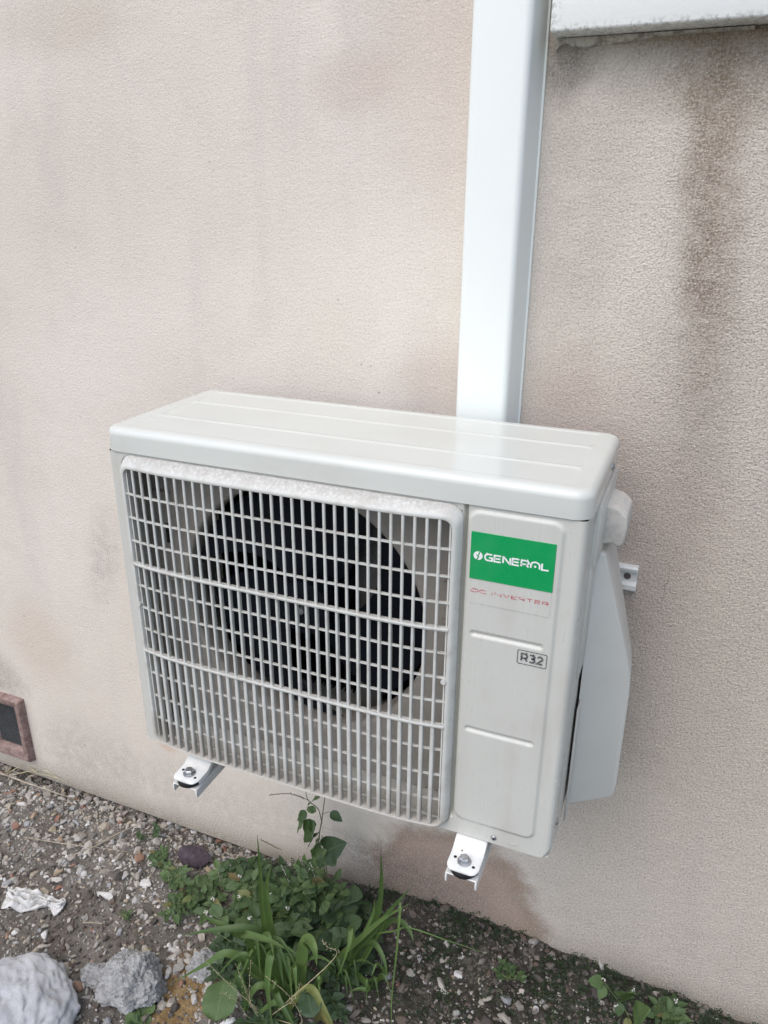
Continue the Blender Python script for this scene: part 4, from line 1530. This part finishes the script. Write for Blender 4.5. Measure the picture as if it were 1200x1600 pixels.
# ------------------------------------------------------------------ plants
def leaf_mesh(kind, seed=0):
    """Unit leaf: length 1 along +y, lying in x-y, normal +z."""
    r = random.Random(seed)
    nu, nv = 8, 12
    vs, uvs, fs = [], [], []
    for j in range(nv + 1):
        t = j / nv
        if kind == 'ovate': w = 0.30 * math.sin(math.pi * t ** 0.75) ** 0.8 * (1 - 0.25 * t)
        elif kind == 'lance': w = 0.13 * math.sin(math.pi * t ** 0.6) ** 0.7
        elif kind == 'round': w = 0.50 * math.sqrt(max(0, 1 - (2 * t - 1) ** 2))
        else: w = 0.50 * (math.sin(math.pi * min(1, t * 0.93 + 0.07) ** 0.62)) ** 0.75
        w = max(w, 0.004)
        for i in range(nu + 1):
            s = i / nu * 2 - 1
            x = s * w
            y = t
            if kind in ('heart', 'round'):
                y -= 0.20 * (abs(s) ** 1.2) * (1 - t) ** 2.5 * (1.0 if kind == 'heart' else 0.8)     # lobes fold back past the stalk
                y += 0.0
            wave = 0.03 * math.sin(s * 3 + t * 9 + seed) * abs(s) + 0.025 * math.sin(t * 17 + seed * 2) * s * s
            z = 0.10 * abs(s) * w * 2 * (1 if kind != 'round' else 0.6) - 0.16 * t * t + wave + 0.02 * noise.noise(Vector((x * 3, y * 3, seed)))
            vs.append((x, y, z)); uvs.append((i / nu, t))
    for j in range(nv):
        for i in range(nu):
            a = j * (nu + 1) + i
            fs.append((a, a + 1, a + nu + 2, a + nu + 1))
    me = mesh('leaf', vs, fs)
    ul = me.uv_layers.new(name='UVMap')
    for p in me.polygons:
        p.use_smooth = True
        for li in p.loop_indices:
            ul.data[li].uv = uvs[me.loops[li].vertex_index]
    return me


LEAF = {}
for kind in ('ovate', 'lance', 'round', 'heart'):
    for mn in ('leaf', 'leaf_dark'):
        LEAF[kind, mn] = []
        for s in range(3):
            me = leaf_mesh(kind, s)
            me.materials.append(M[mn])
            LEAF[kind, mn].append(me)


def put_leaf(plant, base, tip, kind='ovate', mat='leaf', wide=1.0, normal=None, roll=0.0):
    base, tip = Vector(base), Vector(tip)
    d = tip - base
    L = d.length
    yv = d.normalized()
    nrm = normal or ((CAM_LOC - base).normalized() * 0.65 + Vector((0, 0, 0.75)) + Vector((rng.uniform(-.45, .45), rng.uniform(-.45, .45), 0)))
    xv = yv.cross(nrm)
    if xv.length < 1e-4: xv = yv.orthogonal()
    xv.normalize()
    zv = xv.cross(yv)
    m = Matrix((xv, yv, zv)).transposed().to_4x4()
    o = bpy.data.objects.new('leaf', rng.choice(LEAF[kind, mat]))
    COL.objects.link(o)
    o.parent = plant
    o.rotation_mode = 'QUATERNION'
    o.rotation_quaternion = m.to_quaternion()
    o.scale = (L * wide, L, L)
    o.location = base - world_loc(plant)
    return o


def curve_pts(pts, n=6):
    """Catmull-Rom through the points."""
    P = [Vector(p) for p in pts]
    P = [P[0] * 2 - P[1]] + P + [P[-1] * 2 - P[-2]]
    out = []
    for i in range(1, len(P) - 2):
        for k in range(n):
            t = k / n
            a, b, c, d = P[i - 1], P[i], P[i + 1], P[i + 2]
            out.append(0.5 * ((2 * b) + (c - a) * t + (2 * a - 5 * b + 4 * c - d) * t * t + (3 * b - a - 3 * c + d) * t ** 3))
    out.append(P[-2])
    return out


def stem(plant, pts, r0, r1=None, mat='stem', name='stem', n=6):
    c = curve_pts(pts, n)
    r1 = r0 * 0.5 if r1 is None else r1
    return link(name, tube_mesh(c, [r0 + (r1 - r0) * i / (len(c) - 1) for i in range(len(c))], 6, name), M[mat], plant, smooth=60)


def blade(plant, pts, w, mat='blade', twist=0.0, peak=0.35, face=None):
    """Grass blade: creased ribbon tapering to a point."""
    c = curve_pts(pts, 7)
    n = len(c)
    vs, fs, uvs = [], [], []
    for i, p in enumerate(c):
        t = i / (n - 1)
        d = (c[min(i + 1, n - 1)] - c[max(i - 1, 0)]).normalized()
        nrm = face or ((CAM_LOC - p).normalized() * 0.8 + Vector((0, 0, 0.5)))
        nrm = Matrix.Rotation(twist * (t - .3), 3, d) @ nrm
        s = d.cross(nrm).normalized()
        up = s.cross(d)
        ww = w * (0.55 + 0.45 * sstep(0, peak, t)) * (1 - max(0, (t - peak) / (1 - peak)) ** 1.6) * 0.5 + 0.0002
        for k, (a, h) in enumerate(((-1, .16), (-.5, .05), (0, -.06), (.5, .05), (1, .16))):
            vs.append(p + s * ww * a + up * ww * h * 1.6); uvs.append((k / 4, t))
    for i in range(n - 1):
        for k in range(4):
            a = i * 5 + k
            fs.append((a, a + 1, a + 6, a + 5))
    me = mesh('blade', vs, fs)
    ul = me.uv_layers.new(name='UVMap')
    for p in me.polygons:
        p.use_smooth = True
        for li in p.loop_indices: ul.data[li].uv = uvs[me.loops[li].vertex_index]
    return link('blade', me, M[mat], plant)


def G(u, v):
    """Point on the soil seen at photo pixel (u, v)."""
    p = atz(u, v, 0.0)
    for _ in range(4):
        p = atz(u, v, mound(p.x, min(p.y, 0.03)))
    return p


def beads(bm, pts, r, rng_, spread=0.0):
    for p in pts:
        q = Vector(p) + Vector((rng_.uniform(-1, 1), rng_.uniform(-1, 1), rng_.uniform(-1, 1))) * spread
        m = Matrix.Translation(q) @ Matrix.Diagonal((r, r, r * rng_.uniform(.8, 1.5), 1))
        bmesh.ops.create_icosphere(bm, subdivisions=1, radius=1.0, matrix=m)


def flower_spike(plant, pts, name='flower_spike', mat='seed', r=.0017, n=26, spread=.0012):
    stem(plant, pts, .0008, .0005, 'stem_red')
    c = curve_pts(pts, max(3, n // (len(pts) - 1)))
    bm = bmesh.new()
    beads(bm, c[len(c) // 5:], r, rng, spread)
    return link(name, from_bm(bm, name), M[mat], plant, smooth=60)


# tall weed against the wall, below the middle of the unit
base = G(500, 1430)
p1 = empty('tall_weed', base, 'tall slender weed with oval leaves rising beside the wall below the grille', 'weed')
yw = base.y
stem(p1, [base, at(508, 1370, yw), at(498, 1320, yw - .005), at(503, 1280, yw - .01), at(508, 1243, yw - .01)], .0022, .0010, 'stem_red')
stem(p1, [at(503, 1285, yw - .01), at(497, 1264, yw - .015), at(483, 1252, yw - .02), at(478, 1240, yw - .02), at(481, 1234, yw - .02)], .0012, .0007, 'stem_red')
flower_spike(p1, [at(481, 1250, yw - .02), at(470, 1245, yw - .02), at(450, 1240, yw - .018), at(421, 1242, yw - .015)])
for (ub, vb, ut, vt, wd, kd, mt) in ((484, 1256, 497, 1242, 1.2, 'ovate', 'leaf'), (494, 1266, 477, 1264, 1.2, 'ovate', 'leaf'), (494, 1268, 480, 1260, 1.0, 'ovate', 'leaf'), (480, 1270, 461, 1282, 1.0, 'ovate', 'leaf'),
                                     (476, 1281, 459, 1300, 1.0, 'ovate', 'leaf'), (484, 1282, 492, 1303, 1.2, 'ovate', 'leaf'), (516, 1269, 535, 1283, 1.2, 'ovate', 'leaf_dark'), (490, 1284, 470, 1318, 1.0, 'ovate', 'leaf'),
                                     (498, 1300, 476, 1320, 0.8, 'lance', 'leaf'), (500, 1310, 482, 1335, 1.0, 'ovate', 'leaf')):
    put_leaf(p1, at(ub, vb, yw - .015), at(ut, vt, yw - .018), kd, mt, wd)
stem(p1, [at(505, 1272, yw - .01), at(511, 1269, yw - .013), at(517, 1269, yw - .015)], .0008, .0006, 'stem_red')
flower_spike(p1, [at(440, 1328, yw - .06), at(425, 1321, yw - .06), at(408, 1312, yw - .06)])

# creeper with two large heart-shaped leaves
base = G(512, 1425)
p2 = empty('heart_leaf_creeper', base, 'creeper with large heart shaped dark leaves against the damp wall', 'weed')
stem(p2, [base, at(512, 1380, base.y), at(507, 1335, base.y - .01), at(503, 1305, base.y - .01)], .0018, .001)
put_leaf(p2, at(510, 1330, base.y - .02), at(536, 1318, base.y - .022), 'heart', 'leaf_dark', 1.0, Vector((0.1, -.7, .7)))
put_leaf(p2, at(508, 1332, base.y - .02), at(524, 1352, base.y - .035), 'heart', 'leaf_dark', 1.1, Vector((0.15, -.6, .8)))
put_leaf(p2, at(504, 1338, base.y - .02), at(498, 1358, base.y - .035), 'heart', 'leaf_dark', 1.0, Vector((0.0, -.6, .8)))
put_leaf(p2, at(503, 1325, base.y - .02), at(487, 1345, base.y - .035), 'heart', 'leaf', 0.8)
for (u, v, du, dv, s) in ((548, 1420, 10, 22, 'leaf_dark'), (540, 1405, 22, -8, 'leaf_dark'), (528, 1440, -2, 26, 'leaf_dark'), (552, 1400, 14, 10, 'leaf_dark')):
    b = at(u, v, base.y - .02)
    put_leaf(p2, b, at(u + du, v + dv, base.y - .035), 'heart', s, 0.9)
    stem(p2, [base, base.lerp(b, .6) + Vector((0, 0, .01)), b], .0011, .0008)


def bushy(name, pix, n, h, spread, lsize, kind, mat, label, lean=(0, 0), seed=1, flowers=0, group=None):
    """Low weed: several stems from one root, leaves set along each."""
    base = G(*pix)
    pl = empty(name, base, label, 'weed', group)
    r = random.Random(seed)
    for k in range(n):
        a = r.uniform(0, 6.28)
        rad = spread * math.sqrt(r.random())
        top = base + Vector((math.cos(a) * rad + lean[0], min(math.sin(a) * rad + lean[1], -base.y - .012), h * r.uniform(.55, 1.0) * (1 - 0.35 * rad / spread)))
        mid = base.lerp(top, .5) + Vector((r.uniform(-1, 1) * .012, r.uniform(-1, 1) * .012, h * .10))
        stem(pl, [base, mid, top], .0013, .0007, n=4)
        c = curve_pts([base, mid, top], 5)
        for q, pt in enumerate(c[3::2]):
            for sgn in (-1, 1):
                b = a + sgn * 1.35 + r.uniform(-.5, .5)
                ls = lsize * r.uniform(.65, 1.1) * (0.75 + 0.25 * q / 4)
                dirv = Vector((math.cos(b), math.sin(b), r.uniform(-.15, .45))).normalized()
                if pt.y + dirv.y * ls > -.004: dirv.y = -abs(dirv.y)
                put_leaf(pl, pt, pt + dirv * ls, kind, mat, r.uniform(.9, 1.15))
        d = (top - mid).normalized()
        put_leaf(pl, top, top + d * lsize * .7, kind, mat, 1.0)
        if k < flowers:
            bm = bmesh.new()
            beads(bm, [top + Vector((0, 0, .006))] * 7, .0019, r, .004)
            link('flower', from_bm(bm, 'flower'), M['flower'], pl)
    return pl


bushy('leafy_weed', (468, 1445), 11, .15, .12, .054, 'ovate', 'leaf', 'dense leafy green weed at the foot of the wall left of the creeper', (0, -.03), 5, 3)
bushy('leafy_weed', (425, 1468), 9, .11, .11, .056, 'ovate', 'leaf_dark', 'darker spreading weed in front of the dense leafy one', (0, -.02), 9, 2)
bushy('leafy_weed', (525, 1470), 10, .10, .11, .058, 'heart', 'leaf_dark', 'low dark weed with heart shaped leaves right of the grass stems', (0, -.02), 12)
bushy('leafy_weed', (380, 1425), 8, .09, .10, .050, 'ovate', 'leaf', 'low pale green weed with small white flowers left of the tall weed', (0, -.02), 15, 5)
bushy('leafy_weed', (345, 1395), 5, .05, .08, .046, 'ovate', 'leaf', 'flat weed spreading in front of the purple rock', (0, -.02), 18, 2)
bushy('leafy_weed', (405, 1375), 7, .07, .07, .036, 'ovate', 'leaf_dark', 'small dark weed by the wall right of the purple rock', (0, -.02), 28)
bushy('small_weed', (265, 1385), 5, .055, .045, .030, 'ovate', 'leaf', 'small upright weed with oval leaves beside the white plaster chip', (0, 0), 21)
bushy('small_weed', (262, 1345), 4, .040, .040, .026, 'ovate', 'leaf', 'small weed among gravel just left of the purple rock', (0, 0), 24)
bushy('small_weed', (236, 1308), 3, .045, .030, .022, 'ovate', 'leaf_dark', 'tiny dark weed at the wall foot under the left bracket arm', (0, -.01), 27)
bushy('small_weed', (205, 1432), 4, .022, .030, .014, 'lance', 'leaf', 'tiny reddish green seedling between plaster chips and rubble', (0, 0), 33)
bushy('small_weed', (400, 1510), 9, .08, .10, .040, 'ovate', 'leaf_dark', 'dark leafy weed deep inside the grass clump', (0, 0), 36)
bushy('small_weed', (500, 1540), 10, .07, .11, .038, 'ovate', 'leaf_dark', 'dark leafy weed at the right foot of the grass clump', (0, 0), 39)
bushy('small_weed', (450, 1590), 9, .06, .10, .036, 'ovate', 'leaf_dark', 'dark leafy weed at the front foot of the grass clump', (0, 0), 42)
bushy('small_weed', (225, 1592), 3, .020, .030, .026, 'round', 'leaf', 'little round leaved weed below the crumbly concrete lump', (0, 0), 45)

bushy('leafy_weed', (505, 1440), 10, .17, .09, .044, 'ovate', 'leaf', 'upright leafy weed at the root of the tall slender one', (-.01, -.03), 61)
bushy('leafy_weed', (560, 1455), 9, .09, .09, .034, 'ovate', 'leaf_dark', 'small leaved weed at the wall foot right of the creeper', (0, -.02), 64)
bushy('leafy_weed', (300, 1420), 6, .05, .07, .034, 'ovate', 'leaf', 'low weed at the left rim of the green clump', (0, -.01), 67, 1)

wd = bushy('leafy_weed', (492, 1428), 8, .245, .055, .036, 'ovate', 'leaf', 'tallest leafy weed, its shoots close around the slender stem below the grille', (0, -.02), 71)
for k in range(4):
    b = world_loc(wd) + Vector((rng.uniform(-.05, .05), -.03, .10 + .02 * k))
    flower_spike(wd, [b, b + Vector((rng.uniform(-.012, .012), -.004, .035)), b + Vector((rng.uniform(-.02, .02), -.010, .075))], mat='flower', r=.0012, n=14, spread=.0016)
bushy('leafy_weed', (455, 1420), 8, .16, .07, .040, 'ovate', 'leaf_dark', 'dark leafy shoots just left of the tallest weed', (0, -.02), 74)

# broad-bladed grass
gb = G(455, 1560)
p3 = empty('grass_clump', gb, 'broad bladed green grass clump in front of the weeds, bottom centre', 'grass')
b0 = gb


def gbl(pix, w, twist=0.0, mat='blade', root=None, peak=.35):
    rt = root or (b0 + Vector((rng.uniform(-.03, .03), rng.uniform(-.02, .02), 0)))
    pts = [rt] + [at(u, v, y) for u, v, y in pix]
    return blade(p3, pts, w, mat, twist, peak)


y0 = gb.y
gbl([(430, 1500, y0), (400, 1455, y0 - .02), (345, 1452, y0 - .05), (283, 1462, y0 - .07)], .022, .3)
gbl([(420, 1490, y0), (365, 1455, y0 - .03), (335, 1440, y0 - .04), (312, 1430, y0 - .05)], .018, .2)
gbl([(420, 1530, y0 - .01), (360, 1490, y0 - .04), (320, 1508, y0 - .06), (270, 1536, y0 - .07)], .019, .4)
gbl([(425, 1500, y0 - .02), (380, 1462, y0 - .05), (420, 1470, y0 - .08), (447, 1483, y0 - .10)], .020, -.4)
gbl([(420, 1470, y0), (410, 1420, y0), (406, 1360, y0 - .01), (402, 1304, y0 - .01)], .013, .6)
gbl([(430, 1480, y0), (418, 1420, y0 - .02), (417, 1380, y0 - .03), (424, 1352, y0 - .04)], .014, .5)
gbl([(440, 1540, y0 - .02), (425, 1490, y0 - .05), (418, 1540, y0 - .08), (425, 1600, y0 - .09)], .020, .2)
gbl([(470, 1520, y0 - .02), (478, 1470, y0 - .04), (490, 1480, y0 - .06), (495, 1510, y0 - .07)], .026, -.3)
gbl([(395, 1570, y0 - .03), (372, 1520, y0 - .05), (382, 1560, y0 - .07), (378, 1612, y0 - .08)], .020, .2)
gbl([(450, 1570, y0 - .03), (430, 1550, y0 - .06), (445, 1580, y0 - .08), (470, 1620, y0 - .09)], .018, -.2)
gbl([(440, 1590, y0 - .03), (480, 1545, y0 - .05), (505, 1575, y0 - .07), (530, 1625, y0 - .08)], .020, -.3)
gbl([(450, 1560, y0 - .02), (405, 1540, y0 - .05), (385, 1580, y0 - .07), (400, 1625, y0 - .08)], .016, .3)
gbl([(425, 1520, y0 - .01), (398, 1500, y0 - .04), (372, 1492, y0 - .05), (335, 1530, y0 - .06)], .014, .2)
gbl([(460, 1600, y0 - .05), (440, 1570, y0 - .07), (415, 1575, y0 - .08), (350, 1640, y0 - .09)], .018, .2)
gbl([(500, 1600, y0 - .02), (492, 1565, y0 - .05), (510, 1590, y0 - .07), (522, 1640, y0 - .08)], .020, .2)
for k in range(16):
    u = rng.uniform(385, 500); v = rng.uniform(1470, 1560)
    du, dv = rng.uniform(-55, 60), rng.uniform(-15, 60)
    gbl([(u, v, y0 - .02), (u + du * .5, v - 15, y0 - .04), (u + du, v + dv, y0 - .06)], rng.uniform(.008, .015), rng.uniform(-.6, .6))
# second tuft leaning right
g2 = G(540, 1535)
p4 = empty('grass_tuft', g2, 'grass tuft with long blades leaning right towards the damp patch', 'grass')


def gb2(pix, w, twist=0.0, root=None):
    return blade(p4, [(root or g2)] + [at(u, v, y) for u, v, y in pix], w, 'blade', twist)


y2 = g2.y
gb2([(545, 1500, y2), (580, 1460, y2 - .01), (612, 1420, y2 - .02), (645, 1384, y2 - .03)], .015, .2)
gb2([(530, 1500, y2), (565, 1465, y2 - .01), (600, 1435, y2 - .02), (640, 1412, y2 - .02)], .014, .3)
gb2([(575, 1470, y2 + .02), (592, 1420, y2 + .02), (596, 1375, y2 + .01), (595, 1330, y2)], .014, .1, G(560, 1500))
gb2([(550, 1490, y2), (548, 1450, y2 - .01), (545, 1478, y2 - .04), (527, 1530, y2 - .06)], .014, .2)
gb2([(560, 1480, y2), (582, 1430, y2 - .01), (585, 1405, y2 - .02)], .009, .2)
gb2([(560, 1470, y2), (615, 1455, y2 - .02), (640, 1450, y2 - .03), (700, 1470, y2 - .04), (760, 1490, y2 - .05)], .0035, .2)
gb2([(600, 1450, y2), (625, 1440, y2 - .02), (640, 1455, y2 - .03), (646, 1470, y2 - .04)], .013, .2)
gb2([(565, 1480, y2), (585, 1475, y2 - .03), (600, 1500, y2 - .05), (606, 1530, y2 - .06)], .013, .2)
gb2([(555, 1520, y2), (575, 1545, y2 - .04), (560, 1545, y2 - .05), (545, 1550, y2 - .06)], .011, .2)
gb2([(570, 1500, y2), (620, 1410, y2 - .02), (622, 1460, y2 - .05), (612, 1560, y2 - .07), (612, 1610, y2 - .08)], .005, .2)
for k in range(10):
    u = rng.uniform(515, 600); v = rng.uniform(1490, 1560)
    du = rng.uniform(-45, 60)
    gb2([(u, v, y2), (u + du * .5, v - 22, y2 - .03), (u + du, v + rng.uniform(-10, 40), y2 - .05)], rng.uniform(.006, .012), rng.uniform(-.6, .6))

# flowering grass stalks with pale seeds
g3 = G(420, 1590)
p5 = empty('seed_grass', g3, 'thin pale flowering grass stalks with tiny seeds in front of the clump', 'grass')
for tips in (((395, 1570), (360, 1540), (320, 1500)), ((400, 1580), (385, 1550), (370, 1510)), ((390, 1590), (370, 1565), (345, 1550)), ((440, 1575), (460, 1560), (470, 1535)),
             ((470, 1600), (455, 1560), (415, 1525)), ((405, 1590), (390, 1560), (392, 1500)), ((520, 1500), (512, 1480), (503, 1470))):
    pts = [g3] + [at(u, v, g3.y - .03 * (k + 1)) for k, (u, v) in enumerate(tips)]
    stem(p5, pts, .0008, .0004, 'straw')
    c = curve_pts(pts, 9)
    bm = bmesh.new()
    for q in c[len(c) // 3:]:
        beads(bm, [q], .0009, rng, .0040)
    link('seed_head', from_bm(bm, 'seed_head'), M['straw'], p5)

# single large round leaf at the front
g4 = G(352, 1600)
p6 = empty('round_leaf_plant', g4, 'single large round green leaf in front of the grass clump', 'weed')
lb = at(345, 1556, g4.y + .02)
stem(p6, [g4, g4.lerp(lb, .6) + Vector((0, .004, .01)), lb], .002, .0014)
put_leaf(p6, at(350, 1538, g4.y + .02), at(336, 1592, g4.y - .05), 'round', 'leaf', 1.0, Vector((.1, -.45, .9)))
put_leaf(p6, at(480, 1550, g4.y + .06), at(488, 1585, g4.y + .02), 'round', 'leaf_dark', 1.0, Vector((.1, -.45, .9)))

# weeds at the foot of the wall on the right
g5 = G(985, 1595)
p7 = empty('oval_leaf_weed', g5, 'upright weed with oval leaves beside the wall at lower right', 'weed')
yy = g5.y
stem(p7, [g5, at(975, 1575, yy), at(955, 1550, yy - .01), at(943, 1533, yy - .01)], .0016, .0009)
for (ub, vb, ut, vt) in ((943, 1536, 920, 1532), (945, 1540, 935, 1562), (972, 1558, 990, 1543), (974, 1560, 985, 1552), (970, 1566, 965, 1590), (990, 1590, 1008, 1575), (985, 1592, 975, 1606)):
    put_leaf(p7, at(ub, vb, yy - .01), at(ut, vt, yy - .03), 'ovate', 'leaf', 1.3)
for (u, v, s) in ((943, 1530, 1), (990, 1548, 1), (962, 1572, 1)):
    bm = bmesh.new(); beads(bm, [at(u, v, yy - .02)] * 6, .0016, rng, .004)
    link('flower', from_bm(bm, 'flower'), M['flower'], p7)
bushy('oval_leaf_weed', (1050, 1602), 6, .05, .06, .034, 'ovate', 'leaf', 'leafy weed at the bottom edge, rightmost along the wall', (0, -.005), 51, 2)
bushy('oval_leaf_weed', (805, 1530), 4, .03, .05, .020, 'ovate', 'leaf', 'small green weed in dark soil below the right bracket arm', (0, 0), 54)


# ------------------------------------------------------------------ low creeping cover
def build_cover():
    r = random.Random(77)
    vs, fs = [], []
    def sprig(p, n, ln):
        a = r.uniform(0, 6.28)
        d = Vector((math.cos(a), math.sin(a) * .7 - .25, r.uniform(.15, .8))).normalized()
        for k in range(n):
            q = p + d * ln * k / n
            for sgn in (-1, 1):
                b = a + sgn * 1.4 + r.uniform(-.3, .3)
                e = Vector((math.cos(b), math.sin(b), r.uniform(0, .5))).normalized()
                s = r.uniform(.003, .0062)
                f = e.cross(Vector((r.uniform(-.3, .3), r.uniform(-.6, 0), 1))).normalized()
                o = len(vs)
                vs.extend([q, q + e * s * .5 + f * s * .38, q + e * s, q + e * s * .5 - f * s * .38])
                fs.append((o, o + 1, o + 2, o + 3))
    k = 0
    while k < 1500:
        x = r.uniform(0.10, 1.35)
        dist = min(0.5, abs(r.gauss(0, 0.10)))
        if r.random() < .35: dist = r.uniform(0, .40)
        y = -dist + .0
        if y > -.006: y = -.006
        if fbm((x * 7, y * 7, 13), 2) < -0.15: continue
        sprig(Vector((x, y, mound(x, y) + r.uniform(-.002, .004))), r.randint(3, 6), r.uniform(.012, .036))
        k += 1
    for k in range(340):
        x = r.uniform(-1.0, 0.15); y = -min(.5, abs(r.gauss(0, .035))) - .004
        if fbm((x * 5, y * 5, 3), 2) < 0.05: continue
        sprig(Vector((x, y, mound(x, y))), r.randint(3, 5), r.uniform(.010, .026))
    o = link('creeping_cover', mesh('creeping_cover', vs, fs), M['tiny_leaf'])
    tag(o, 'dark creeping ground cover with tiny leaves along the foot of the wall', 'ground cover', None, 'stuff')


build_cover()
